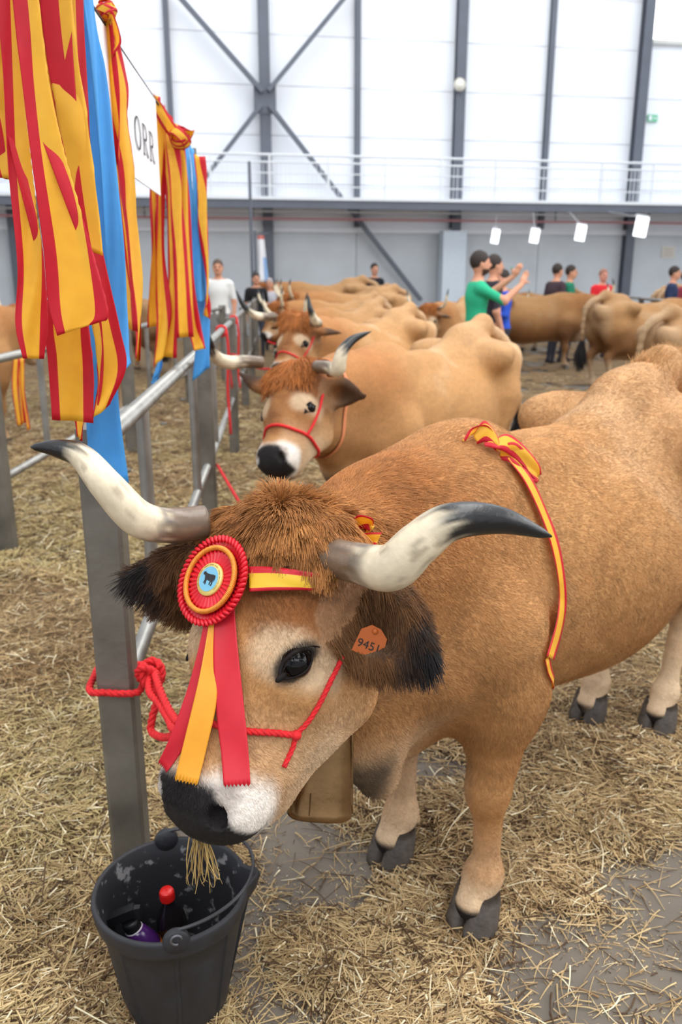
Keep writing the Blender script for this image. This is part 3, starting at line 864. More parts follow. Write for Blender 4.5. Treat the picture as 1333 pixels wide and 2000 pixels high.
def coat_fur(cow, n, length, rad, w=None, name='coat', part=None):
    V, Q, N, C = cow['V'], cow['Q'], cow['N'], cow['C']
    ctr = V[Q].mean(1); 
    wt = np.ones(len(Q)) if w is None else w(ctr, N[Q[:, 0]])
    idx, q, W = sample_surface(V, Q, wt, n)
    P = interp(V, q, W); Nn = nrm(interp(N, q, W)); Cc = interp(C, q, W)
    a, b, c = ((P - cow['poll']) @ cow['R'] / cow['hs']).T
    flow = np.tile(np.array([-1.0, 0, -.55]), (len(P), 1))
    flow[:, 2] -= .9 * smooth(.9, .5, P[:, 2])
    lg = (P[:, 2] < .42)[:, None]; flow = np.where(lg, np.array([-.25, 0, -1.0]), flow)
    hd = smooth(-.02, .08, a) * (np.abs(b) < .2) * smooth(-.36, -.28, c) * (a < .56)
    hf = np.outer(np.ones(len(P)), cow['f']) * 1.0 + cow['l'] * (b * 6)[:, None] - cow['n'] * .5
    away = P - cow['H'](.30, 0, -.03)
    hf2 = nrm(away) ; hf = np.where((a > .26)[:, None], hf * .6 - cow['n'] * .9 , hf)
    flow = nrm(flow) * (1 - hd[:, None]) + nrm(hf) * hd[:, None]
    wob = np.stack([vnoise(P, 9, 20 + i, 2) - .5 for i in range(3)], 1) * 1.3
    flow = nrm(flow) + wob + rng.normal(0, .16, P.shape)
    flow = nrm(flow - Nn * np.einsum('ij,ij->i', flow, Nn)[:, None])
    L = (length(P, a, b, c) * rng.uniform(.6, 1.15, len(P)))[:, None]
    lift = .22
    p0 = P - Nn * .001; p1 = P + (flow + Nn * lift) * L * .5; p2 = P + (flow * .95 + Nn * lift * .7) * L
    clump = vnoise(P * np.array([1, 1, 1]), 70, 41, 1)
    col = Cc * (1 + .30 * (clump - .5) + rng.normal(0, .10, len(P)))[:, None]
    return strands(name, np.stack([p0, p1, p2], 1), rad, np.clip(col, .002, 1), M_hair, part or cow['root'], 'stuff')
# ------------------------------------------------------------------ the cow with the rosette
HERO = empty('cow', (.565, 2.175, 0), math.atan2(-.72, -.69))
tag(HERO, 'large tan horned cow wearing a red and yellow rosette, tied to the nearest post', 'cow')
poll = to_local(HERO, PT(508, 1012, 1.36)); muz = to_local(HERO, PT(326, 1595, 1.25))
hl_ = to_local(HERO, PT(655, 1095, 1.20)) - to_local(HERO, PT(380, 1025, 1.40))
hf_ = muz - poll
earL = (to_local(HERO, PT(838, 1285, 1.28)), to_local(HERO, PT(838, 1285, 1.28)) * 0 + (to_local(HERO, PT(660, 1280, 1.05)) - to_local(HERO, PT(760, 1200, 1.3))))
earR = (to_local(HERO, PT(262, 1125, 1.42)), to_local(HERO, PT(200, 1250, 1.2)) - to_local(HERO, PT(300, 1100, 1.42)))
hero = build_cow('cow', HERO, poll, hf_, hl_, h=0.0075, seed=1, detail=True, ears={1: earL, -1: earR}, relaxn=3, headscale=1.08, dew=.11,
                 legs=dict(fl=(.525, .185), fr=(.48, -.110), hl=(-.64, .12), hr=(-.535, -.085)))
print('hero verts', len(hero['V']), 'f', hero['f'], 'n', hero['n'])
hooves(hero)
HM = np.array(xf(HERO))
hero_bvh = BVHTree.FromPolygons([tuple(v) for v in hero['V'] @ HM[:3, :3].T + HM[:3, 3]], [tuple(map(int, q)) for q in hero['Q']])
def snap(px, py, off=0.0):
    """point of the cow's hide seen at a photo pixel, lifted off by off metres (world)"""
    d = ray(px, py); hit = hero_bvh.ray_cast(Vector(CAM), Vector(nrm(d)))
    if hit[0] is None: 
        print('miss', px, py); hit = hero_bvh.find_nearest(Vector(PT(px, py, 1.3)))
    nn = np.array(hit[1]); nn = nn if nn @ d < 0 else -nn
    return np.array(hit[0]) + nn * off, nn

def wl(pts): return to_local(HERO, pts)
horn_mesh(wl([PT(400, 1020, 1.40), PT(330, 1026, 1.37), PT(270, 1012, 1.33), PT(210, 950, 1.30), PT(160, 893, 1.30), PT(112, 876, 1.30), PT(60, 873, 1.30)]),
          [.029, .0295, .030, .0265, .0205, .0145, .004], HERO, 3, tip_len=.30)
horn_mesh(wl([PT(640, 1085, 1.31), PT(700, 1100, 1.25), PT(765, 1108, 1.19), PT(818, 1062, 1.16), PT(880, 1020, 1.15), PT(975, 1016, 1.16), PT(1078, 1048, 1.18)]),
          [.030, .0315, .0345, .0315, .0270, .0200, .0045], HERO, 9, tip_len=.34)
p, nn = snap(581, 1294)
eax = nrm(wl(snap(545, 1325)[0]) - wl(snap(615, 1268)[0]))
eye_parts(hero, 1, wl(p) + 0.002 * np.array(hero['l']), 1.12, eax)
eye_parts(hero, -1)
ec = wl(p); dV = hero['V'] - ec; ex_ = dV @ eax; rest_ = np.sqrt(np.maximum((dV ** 2).sum(1) - ex_ ** 2, 0))
w_ = smooth(1.25, .85, np.hypot(ex_ / .046, rest_ / .026))[:, None] * .92
hero['C'] = hero['C'] * (1 - w_) + BLK * w_
ca_ = np.ones((len(hero['V']), 4), dtype=np.float32); ca_[:, :3] = hero['C']; hero['body'].data.attributes['col'].data.foreach_set('color', ca_.ravel())

# coat: short lying hair all over, drawn as strands
def seen(ctr, nn):
    cw = to_local(HERO, CAM); d = nrm(cw - ctr); return np.where((nn * d).sum(1) > -.35, 1.0, .12) * np.where(ctr[:, 0] > -.75, 1, .3) / np.clip(np.linalg.norm(cw - ctr, axis=1), 1, 9) ** 1.3
def flen(P, a, b, c):
    L = np.full(len(P), .013); L += .012 * smooth(.45, .9, P[:, 0]) * smooth(.95, 1.15, P[:, 2]); L += .006 * smooth(.55, .4, P[:, 2])
    hd = smooth(-.02, .08, a) * (np.abs(b) < .2) * smooth(-.36, -.28, c) * (a < .56)
    L = L * (1 - hd) + .0085 * hd; L = np.where((a > .43) & (a < .56) & (np.abs(b) < .16) & (c > -.2), .002, L)
    ex = np.hypot(a - .215, b - .11); L = np.where((ex < .030) & (c > -.15), .003, L)
    L = np.where(P[:, 2] < .40, np.minimum(L, .0075), L); L = np.where(P[:, 2] < .10, .002, L); return L
coat_fur(hero, 230000, flen, .00055, seen)
# long forelock falling from the crown
V, Q, N, C = hero['V'], hero['Q'], hero['N'], hero['C']
la = .90
ctr = V[Q].mean(1); abc = ((ctr - hero['poll']) @ hero['R'] / hero['hs']); a = abc[:, 0] / la; b = abc[:, 1]; c = abc[:, 2]
wt = smooth(.088, .045, a) * smooth(-.10, -.03, a) * (np.abs(b) < .125) * smooth(-.20, -.12, c)
idx, q, W = sample_surface(V, Q, wt, 42000)
P = interp(V, q, W); Nn = nrm(interp(N, q, W)); K = hero['H'](.0, 0.0, -.04)
lf = ((P - hero['poll']) @ hero['R'] / hero['hs'])
ckey = vnoise(P, 75, 61, 1)[:, None]
cl = np.stack([vnoise(P, 60, 50 + i, 1) - .5 for i in range(3)], 1)
rad = P - K
d0 = nrm(rad) * .9 + Nn * .22 + cl * .7
d1 = nrm(rad) * .8 + hero['f'] * .7 * (lf[:, 0:1] > -.03) + Nn * .08 + cl * 1.0 + rng.normal(0, .10, P.shape)
back = lf[:, 2:3] < -.10
d1 = np.where(back, d1 - hero['n'] * .6 - np.array([0, 0, .5]), d1)
L = ((.020 + .022 * rng.random(len(P))) * smooth(.14, .0, lf[:, 0]) + .012)[:, None] * (.75 + .5 * ckey)
d0 = nrm(d0); d1 = nrm(d1)
P1 = P + d0 * L * .35; P2 = P1 + nrm(d0 * .35 + d1) * L * .40; P3 = P2 + (d1 - np.array([0, 0, .35])) * L * .35
tone = vnoise(P, 45, 71, 2)[:, None]
colr = np.array(srgb(200, 138, 78)) * (1 - tone) + np.array(srgb(122, 76, 42)) * tone
colr = colr * (1 + rng.normal(0, .2, len(P)))[:, None] * (.75 + .5 * ckey)
strands('forelock', np.stack([P, P1, P2, P3], 1), .0008, np.clip(colr, .002, 1), M_hair, HERO, 'stuff')
# upright wisps at the crown
n = 900; r0 = K + hero['f'] * .02 + rng.normal(0, .012, (n, 3)); up = np.array([0, 0, 1.0]) + hero['l'] * -.2
d = nrm(up + rng.normal(0, .28, (n, 3))); L = rng.uniform(.03, .065, n)[:, None]
strands('crown_wisp', np.stack([r0, r0 + d * L * .5, r0 + d * L + cl[:n] * .02], 1), .0007, np.array(srgb(196, 132, 74)) * rng.uniform(.6, 1.2, (n, 1)), M_hair, HERO, 'stuff')
# ear hair
for s in (1, -1):
    base, dd, op, sd, Le = hero['ear'][s]
    r = ctr - base; t = r @ dd; qd = np.linalg.norm(r - t[:, None] * dd, axis=1)
    wt = ((t > .04) & (t < Le * 1.1) & (qd < .085)).astype(float) * smooth(.115, .15, np.abs(b))
    idx, q, W = sample_surface(V, Q, wt, 15000)
    P = interp(V, q, W); Nn = nrm(interp(N, q, W)); t = (P - base) @ dd / Le
    inside = (Nn @ op > .2)[:, None]
    cl = np.stack([vnoise(P, 70, 80 + i, 1) - .5 for i in range(3)], 1)
    d = nrm(dd * .9 + Nn * .5 + np.where(inside, sd * .1 - np.array([0, 0, .9]), np.array([0, 0, -.35])) + cl * 1.0 + rng.normal(0, .12, P.shape))
    L = ((.008 + .012 * rng.random(len(P))) * (1 + .7 * inside[:, 0]) * (.8 + .5 * t))[:, None]
    tone = np.clip(smooth(.40, .95, t + .35 * cl[:, 0]) , 0, 1)[:, None]
    tone = np.where(inside, np.maximum(tone, .3), tone * .8)
    colr = BRN * .8 * (1 - tone) + BLK * 1.3 * tone; colr = colr * (1 + rng.normal(0, .2, len(P)))[:, None]
    strands('ear_hair', np.stack([P, P + d * L * .5, P + d * L - np.array([0, 0, .004])], 1), .0006, np.clip(colr, .002, 1), M_hair, HERO, 'stuff')
# tail switch
tp = hero['tail'][-1]; n = 2500; r0 = tp + rng.normal(0, .014, (n, 3)) + np.array([0, 0, .05]); L = rng.uniform(.2, .36, n)[:, None]; sp_ = rng.normal(0, .05, (n, 3)) * np.array([1, 1, .2])
strands('tail_switch', np.stack([r0, r0 - [0, 0, .5] * L + sp_ * .5, r0 - [0, 0, 1] * L + sp_ * .7], 1), .0009, BLK * rng.uniform(.6, 1.6, (n, 1)), M_hair, HERO, 'stuff')

n = 1400; r0 = np.stack([rng.uniform(-.74, -.50, n), rng.normal(0, .022, n), np.full(n, 1.24)], 1); r0[:, 2] = 1.275 - .16 * np.abs(r0[:, 0] + .64) - np.abs(r0[:, 1]) * .5
d = nrm(np.array([-.5, 0, .8]) + rng.normal(0, .28, (n, 3))); L = rng.uniform(.02, .05, n)[:, None]
strands('rump_hair', np.stack([r0 - d * .01, r0 + d * L * .5, r0 + d * L - [.01, 0, .004]], 1), .0009, TAN * rng.uniform(.6, 1.15, (n, 1)), M_hair, HERO, 'stuff')
# ------------------------------------------------------------------ tube fences
M_galv = mat('galvanised_steel', srgb(150, 148, 143), 0.42, metal=0.75, noise=0.18, noise_scale=9, bump=0.08, bump_scale=40, rough_var=0.12)
M_galvp = mat('weathered_grey_post', srgb(112, 107, 98), 0.5, metal=0.35, noise=0.35, noise_scale=6, bump=0.15, bump_scale=60, rough_var=0.15)
def fl(Y, z): return np.array([-.40 - .074 * Y, Y, z])
Rf = np.array(Matrix.Rotation(math.atan(.074), 3, 'Z'))

def fence(name, label, P, posts, ups, ztop, zrail, zlow, w, ext0=0.0, ext1=0.0, lw=.024, foot=True):
    root = empty(name, tuple(P(posts[0], 0))); tag(root, label, 'fence')
    for Y in posts:
        mb = MB(); c = P(Y, ztop / 2); mb.box(c, (w, w, ztop), Rf, bevel=w * .1); mb.build('post', M_galvp, root)
        mb = MB(); mb.box(P(Y, .006), (w * 1.7, w * 1.7, .012), Rf); mb.build('base_plate', M_galvp, root)
    def rail(z, r, nm):
        mb = MB(); mb.tube([P(posts[0] - ext0, z), P(posts[-1] + ext1, z)], r, 14); mb.build(nm, M_galv, root, sm=True)
    rail(zrail, lw, 'top_rail'); rail(zlow, lw * .92, 'bottom_rail')
    for Y in ups:
        mb = MB(); mb.tube([P(Y, zlow), P(Y, zrail)], lw * .86, 12, caps=False); o = mb.build('upright', M_galv, root, sm=True)
        mb = MB(); mb.tube([P(Y, zlow + .02), P(Y, zlow + .035)], lw * 1.0, 12); mb.build('weld', M_galvp, o, sm=True)
    return root
posts = [1.79 + 2.62 * i for i in range(6)]
ups = [p + q for p in posts[:-1] for q in (.59, 2.02)]
FN = fence('tube_fence', 'grey steel tube fence beside the row of tied cows, nearest post by the bucket', fl, posts, ups, 1.19, 1.15, .52, .084)
# ring hanging on the first upright
c = fl(2.36, .56); mb = MB(); K = 40
mb.tube([c + np.array([-.01 + .062 * math.cos(2 * math.pi * k / K), .045 * math.sin(2 * math.pi * k / K) - .01, .012 * math.cos(2 * math.pi * k / K + 1)]) for k in range(K)], .0055, 10, closed=True)
mb.build('tie_ring', M_galv, FN, sm=True)
lf_ = lambda Y, z: np.array([-1.83 + .012 * (Y - 4.3), Y, z])
posts2 = [4.3, 7.0, 9.7, 12.4]
FN2 = fence('tube_fence', 'grey steel tube fence of the left-hand pen, beyond the nearest ribbons', lf_, posts2, [p + q for p in posts2[:-1] for q in (.75, 1.95)], 1.13, 1.09, .46, .10)
for z_ in (.46, 1.09): mb = MB(); mb.tube([lf_(4.3, z_), np.array([-2.6, 3.9, z_ - .01])], .022, 12); mb.build('side_rail', M_galv, FN2, sm=True)
rr = lambda Y, z: np.array([5.28 + (Y - 13.2) * .12, Y, z])
FN3 = fence('tube_fence', 'pale steel tube fence behind the standing brown cows, towards the far right', rr, [13.2, 15.9, 18.6], [14.2, 15.1, 16.9, 17.8], 1.17, 1.15, .5, .08)

# cord along the fence with the ribbons and the white sign on it
cr = MB(); cr.tube(catmull([fl(-1.2, 2.13), fl(1.5, 2.09), fl(3.2, 2.08), fl(4.41, 2.10)], 40), .004, 8)
CORD = cr.build('ribbon_line', mat('dark_cord', srgb(60, 55, 50), .8), None, world=False); tag(CORD, 'thin dark cord stretched above the fence, carrying the ribbons', 'cord')
mb = MB(); mb.tube([fl(4.41, .02), fl(4.41, 2.12)], .012, 10); mb.build('cord_pole', M_galvp, CORD, world=False)
mb = MB(); mb.tube([fl(-1.2, .02), fl(-1.2, 2.15)], .012, 10); mb.build('cord_pole', M_galvp, CORD, world=False)

M_sheet = mat('white_sign_sheet', srgb(244, 244, 248), .6)
M_ink = mat('dark_grey_lettering', srgb(70, 66, 70), .7)
def sgn(Y, z, o=0.0): p = fl(Y, z); return p + np.array([.004 + o, 0, 0])
SG = empty('sign', tuple(fl(2.5, 1.78))); tag(SG, 'white sign sheet with large dark serif letters hanging between the ribbons', 'sign')
mb = MB(); n = 12
vs = []; fs = []
for i in range(n + 1):
    Y = 1.93 + (3.03 - 1.93) * i / n
    for z in (1.775, 2.075): vs.append(sgn(Y, z)); vs.append(sgn(Y, z, -.004))
for i in range(n):
    b_ = i * 4; fs += [(b_, b_ + 4, b_ + 6, b_ + 2), (b_ + 1, b_ + 3, b_ + 7, b_ + 5), (b_ + 2, b_ + 6, b_ + 7, b_ + 3), (b_, b_ + 1, b_ + 5, b_ + 4)]
fs += [(0, 2, 3, 1), (n * 4, n * 4 + 1, n * 4 + 3, n * 4 + 2)]
mb.add(vs, fs); mb.build('sheet', M_sheet, SG)
def glyph(strokes, Y0, z0, sx, sz_, name):
    """strokes: polylines with widths on a unit letter, laid on the sheet"""
    mb = MB()
    for pts in strokes:
        for (a, b) in zip(pts[:-1], pts[1:]):
            (x0, y0, w0), (x1, y1, w1) = a, b; d = nrm(np.array([(x1 - x0) * sx, (y1 - y0) * sz_])); p = np.array([-d[1], d[0]])
            c = [(x0 * sx - p[0] * w0, y0 * sz_ - p[1] * w0), (x1 * sx - p[0] * w1, y1 * sz_ - p[1] * w1), (x1 * sx + p[0] * w1, y1 * sz_ + p[1] * w1), (x0 * sx + p[0] * w0, y0 * sz_ + p[1] * w0)]
            q = [sgn(Y0 + u, z0 + v, .003) for u, v in c]; mb.add(q, [(0, 1, 2, 3)])
    mb.build(name, M_ink, SG)
def ringp(n=28): return [(.5 + .46 * math.sin(2 * math.pi * k / n), .5 + .5 * math.cos(2 * math.pi * k / n), .0022 + .0050 * abs(math.sin(2 * math.pi * k / n))) for k in range(n + 1)]
Rg = [[(.2, 0, .0065), (.2, 1, .0065)], [(.02, .01, .002), (.4, .01, .002)], [(.02, .99, .002), (.2, .99, .002)],
      [(.2, .99, .002), (.5, .99, .003), (.72, .92, .005), (.8, .75, .0065), (.72, .58, .005), (.5, .51, .003), (.2, .51, .002)],
      [(.45, .5, .004), (.82, .06, .0065), (1.0, .01, .003)]]
glyph([ringp()], 2.535, 1.862, .105, .085, 'letter'); glyph(Rg, 2.675, 1.862, .105, .085, 'letter'); glyph(Rg, 2.81, 1.862, .105, .085, 'letter')

# ------------------------------------------------------------------ ribbons
M_rr = mat('red_ribbon', srgb(214, 22, 44), .55, noise=.05, noise_scale=40, translucent=.30)
M_ry = mat('yellow_ribbon', srgb(255, 202, 62), .55, noise=.05, noise_scale=40, translucent=.40)
M_rb = mat('light_blue_ribbon', srgb(86, 176, 240), .55, noise=.04, noise_scale=30, translucent=.30)
M_ro = mat('orange_gold_ribbon', srgb(236, 160, 36), .5, noise=.05, noise_scale=40, translucent=.15)
M_rd = mat('deep_red_ribbon', srgb(206, 20, 40), .5, noise=.05, noise_scale=40, translucent=.12)
RYR = [M_rr, M_ry]
def strip(name, Lp, Rp, root, blue=False, n=44, wave=.005, seed=0, cols=(0, .14, .27, .42, .58, .73, .86, 1), mats=None, label=None, fold=None, mirror=False):
    """ribbon between two edge polylines (world), striped red, yellow, red across"""
    if fold: cols = tuple(np.linspace(0, 1, 41))
    A = catmull(Lp, n); B = catmull(Rp, n); V = []; F = []; M = []; m = len(cols)
    nn = nrm(np.cross(B - A, np.gradient(A, axis=0)) + 1e-9)
    for i in range(n):
        for j, u in enumerate(cols):
            ph = seed * 1.7 + i * .16
            w = u; back_ = 0.0
            if fold:
                ub = fold[0] + (fold[1] - fold[0]) * smooth(.1, .9, i / (n - 1)) ; uu = 1 - u if mirror else u
                kf = int(uu / ub * .9999); fr = uu / ub - kf; w = fr if kf % 2 == 0 else 1 - fr
                back_ = .0035 * kf
                w = 1 - w if mirror else w
            V.append(A[i] * (1 - w) + B[i] * w + np.array([0, back_, 0]) + nn[i] * wave * (math.sin(ph + u * 4.5) + .5 * math.sin(ph * 2.3 + u * 9)))
    for i in range(n - 1):
        for j in range(m - 1):
            F.append((i * m + j, i * m + j + 1, (i + 1) * m + j + 1, (i + 1) * m + j)); M.append(1 if .2 < (cols[j] + cols[j + 1]) / 2 < .74 else 0)
    mats = mats or ([M_rb, M_rb] if blue else RYR)
    Vl = to_local(root, V) if root is not None else V
    o = make_mesh(name, Vl, F, mats, root, True, fmat=M)
    s = o.modifiers.new('th', 'SOLIDIFY'); s.thickness = .0008; s.offset = 0
    if label: o['label'] = label
    return o
def pstrip(Lq, Rq, Y, dy, root, **k):
    """edges from photo positions at the real distance Y (metres ahead), right edge dy further"""
    return strip('ribbon_strip', [PY(x, y, Y + (dy * .3 * math.sin(i * 1.3 + len(Lq)))) for i, (x, y) in enumerate(Lq)],
                 [PY(x, y, Y + dy) for x, y in Rq], root, **k)
def knot(c, r, root, seed=0):
    rr_ = np.random.default_rng(seed)
    for q in range(3):
        ax = nrm(rr_.normal(0, 1, 3)); u = nrm(np.cross(ax, [0, 0, 1.0])); v = np.cross(ax, u); K = 24
        A = [np.asarray(c) + r * (math.cos(t) * u + math.sin(t) * v) + ax * r * .5 for t in np.linspace(0, 5.6, K)]
        B = [p - ax * r * 1.0 for p in A]
        strip('knot', A, B, root, n=30, wave=.002, seed=q)

BA = empty('ribbon_bundle', tuple(fl(1.5, 2.09))); tag(BA, 'longest bundle of hanging red, yellow and light blue ribbons, over the nearest fence post', 'ribbons', 'ribbon bundles above the fence')
T = -175
pstrip([(-95, T), (-60, 60), (-40, 200), (0, 345)], [(-20, T), (8, 60), (12, 200), (17, 352)], 1.60, .02, BA, seed=1, fold=(.3, .6))
pstrip([(-25, T), (4, 120), (16, 330), (34, 520), (30, 630), (44, 699)], [(48, T), (44, 120), (62, 330), (84, 500), (93, 620), (87, 702)], 1.475, .015, BA, seed=2, wave=.005, fold=(.38, 1.0))
pstrip([(98, T), (96, 100), (120, 300), (150, 450), (88, 600), (94, 700), (102, 820)], [(150, T), (140, 100), (170, 300), (190, 450), (172, 600), (182, 720), (183, 826)], 1.59, .02, BA, seed=3, fold=(.42, 1.0))
pstrip([(70, T), (72, 100), (100, 300), (140, 480), (180, 640), (190, 740), (182, 818)], [(118, T), (140, 100), (170, 300), (200, 480), (234, 640), (247, 716), (214, 790)], 1.55, .015, BA, seed=4, fold=(.36, .85), mirror=True)
pstrip([(5, T), (30, 50), (42, 150), (60, 300), (84, 480), (92, 590), (112, 656)], [(58, T), (82, 50), (98, 170), (132, 320), (184, 500), (212, 612), (192, 630)], 1.44, .01, BA, seed=5, wave=.004, fold=(.34, .97))
pstrip([(60, T), (84, 60), (112, 240), (140, 400), (160, 480)], [(130, T), (146, 60), (172, 240), (192, 400), (200, 500)], 1.515, .01, BA, seed=6, fold=(.34, .42))
pstrip([(118, T), (128, 60), (148, 240), (170, 380), (184, 500)], [(158, T), (164, 60), (176, 240), (188, 380), (196, 520)], 1.62, .02, BA, seed=7, fold=(.55, .6), mirror=True)
pstrip([(128, 690), (140, 790), (148, 852)], [(160, 690), (170, 790), (164, 862)], 1.66, .02, BA, seed=8, n=20)
pstrip([(128, T), (166, 40), (178, 150), (196, 340), (206, 480), (212, 600), (230, 690), (244, 722)], [(164, T), (190, 40), (208, 150), (228, 340), (242, 480), (248, 600), (254, 680), (258, 708)], 1.655, .02, BA, seed=9, blue=True, wave=.004, label='light blue ribbon hanging beside the red and yellow ones')
pstrip([(120, T), (150, 40), (160, 200), (176, 400), (170, 640), (168, 800), (180, 964)], [(160, T), (184, 40), (200, 200), (212, 400), (226, 640), (232, 790), (252, 944)], 1.70, .01, BA, seed=10, blue=True, wave=.004, label='longest light blue ribbon, reaching down in front of the post')
knot(fl(1.5, 2.08), .03, BA, 1)
BB = empty('ribbon_bundle', tuple(fl(2.2, 2.09))); tag(BB, 'narrow bundle of hanging red and yellow ribbons left of the white sign', 'ribbons', 'ribbon bundles above the fence')
pstrip([(192, 14), (190, 40), (204, 120), (214, 220), (232, 330), (238, 470), (262, 640), (264, 700)], [(214, 10), (222, 50), (246, 170), (248, 230), (262, 320), (268, 430), (282, 560), (273, 706)], 2.2, .05, BB, seed=3, fold=(.9, .7))
pstrip([(196, 30), (200, 130), (212, 240), (222, 330), (236, 460), (250, 640)], [(216, 20), (226, 130), (234, 240), (238, 330), (254, 460), (266, 648)], 2.24, -.05, BB, seed=5)
pstrip([(214, 26), (222, 30), (236, 80), (226, 110)], [(206, 60), (216, 50), (224, 80), (214, 120)], 2.18, .04, BB, seed=6, n=24)
knot(PY(208, 20, 2.2), .022, BB, 4)
BC = empty('ribbon_bundle', tuple(fl(3.2, 2.09))); tag(BC, 'tied bundle of many red and yellow ribbons with blue strips, right of the white sign', 'ribbons', 'ribbon bundles above the fence')
for i, (Lq, Rq, Y, dy, bl) in enumerate([
    ([(296, 182), (293, 380), (290, 640)], [(312, 190), (310, 380), (312, 636)], 3.25, .03, 0),
    ([(298, 190), (304, 300), (302, 480), (308, 620), (303, 720)], [(318, 210), (326, 300), (322, 480), (332, 610), (322, 680)], 3.15, .04, 0),
    ([(304, 200), (318, 330), (326, 500), (322, 696)], [(334, 230), (342, 330), (350, 500), (342, 700)], 3.22, -.04, 0),
    ([(316, 205), (332, 340), (338, 480), (346, 660)], [(340, 235), (352, 340), (366, 480), (378, 658)], 3.14, .03, 0),
    ([(330, 225), (348, 360), (356, 500), (368, 640), (380, 684)], [(352, 250), (370, 360), (378, 500), (388, 620), (401, 682)], 3.19, .03, 0),
    ([(345, 250), (362, 380), (372, 520), (384, 592)], [(368, 268), (382, 380), (392, 520), (403, 588)], 3.24, .04, 1),
    ([(366, 285), (380, 420), (386, 600), (376, 744)], [(382, 292), (398, 420), (410, 600), (410, 718)], 3.30, .02, 1),
    ([(378, 300), (392, 420), (400, 560), (398, 612)], [(398, 306), (404, 420), (411, 560), (409, 624)], 3.26, .03, 0),
    ([(320, 640), (312, 700), (302, 752)], [(326, 640), (318, 700), (304, 748)], 3.24, .01, 1),
]):
    pstrip(Lq, Rq, Y, dy, BC, seed=i + 11, blue=bool(bl), wave=.010, label='light blue ribbon among red and yellow ones' if bl else None)
pstrip([(300, 182), (322, 215), (350, 252)], [(298, 210), (316, 245), (344, 290)], 3.12, .02, BC, seed=2, n=20)
pstrip([(344, 256), (362, 250), (380, 256)], [(350, 290), (366, 284), (378, 262)], 3.10, .02, BC, seed=4, n=18)
knot(PY(352, 270, 3.12), .035, BC, 7)
BD = empty('ribbon_bundle', tuple(lf_(5.2, 1.09))); tag(BD, 'small bunch of red and yellow ribbons tied to the left-hand fence', 'ribbons')
for i, (a0, b0_) in enumerate((([(26, 700), (24, 760), (34, 832)], [(38, 700), (36, 760), (44, 830)]), ([(38, 700), (42, 770), (52, 842)], [(48, 698), (50, 770), (60, 838)]), ([(32, 700), (36, 760), (44, 830)], [(40, 700), (44, 760), (48, 826)]))):
    pstrip(a0, b0_, 5.15 + i * .03, .02, BD, seed=i, n=20)
knot(lf_(5.15, 1.10) + np.array([.02, 0, 0]), .03, BD, 9)
# ------------------------------------------------------------------ what the cow wears
M_rope = mat('red_rope', srgb(214, 28, 34), .75, noise=.2, noise_scale=120)
M_gold = mat('gold_braid', srgb(226, 140, 48), .35, metal=.2, noise=.15, noise_scale=60)
M_redsat = mat('red_satin', srgb(214, 20, 38), .38, noise=.08, noise_scale=50)
M_bell = mat('tarnished_bronze', srgb(132, 102, 68), .28, metal=.95, noise=.35, noise_scale=14, bump=.12, bump_scale=40, rough_var=.15)
M_strap = mat('brown_leather', srgb(104, 70, 44), .6)

def rope(name, path, r, root, turns_per_m=34, n=None, world=True, mats=None):
    P = catmull(path, n or max(20, int(len(path) * 16))); T = nrm(np.gradient(P, axis=0)); s = np.concatenate([[0], np.cumsum(np.linalg.norm(np.diff(P, axis=0), axis=1))])
    N = max(16, int(s[-1] * turns_per_m * 9)); t = np.linspace(0, s[-1], N)
    Q = np.stack([np.interp(t, s, P[:, i]) for i in range(3)], 1); T = nrm(np.gradient(Q, axis=0))
    x = nrm(np.cross([0.1, .2, 1.0], T[0])); mb = MB(); X = []
    for i in range(N): x = nrm(x - T[i] * (x @ T[i])); X.append(x)
    X = np.array(X); Y = np.cross(T, X)
    for k in range(3):
        a = t * turns_per_m * 2 * math.pi / 1.0 + k * 2.094
        mb.tube(Q + r * .48 * (np.cos(a)[:, None] * X + np.sin(a)[:, None] * Y), r * .60, 7)
    return mb.build(name, mats or M_rope, root, sm=True, world=world)

def spath(px, off): return [snap(x, y, off)[0] for x, y in px]

# head collar
HL = empty('halter', tuple(snap(575, 1433)[0])); tag(HL, 'red rope halter round the muzzle and cheek of the nearest cow', 'halter')
nb = spath([(398, 1402), (416, 1412), (450, 1424), (490, 1428), (535, 1430), (574, 1434)], .004)
far = to_local(HERO, nb[0]); fl_ = HERO
HH = hero['H']; wld = lambda p: np.asarray(p) @ HM[:3, :3].T + HM[:3, 3]
rope('noseband', [wld(HH(.33, -.088, -.10)), wld(HH(.33, -.075, -.045))] + nb, .0055, HL)
rope('cheek_strap', spath([(574, 1434), (598, 1410), (622, 1372), (640, 1335), (656, 1302), (668, 1280)], .004), .0042, HL)
rope('chin_strap', spath([(576, 1434), (572, 1455), (562, 1478), (553, 1497)], .003), .0042, HL)
mb = MB(); mb.sphere(snap(577, 1434, .004)[0], .0085, 8); mb.build('knot', M_rope, HL, sm=True)

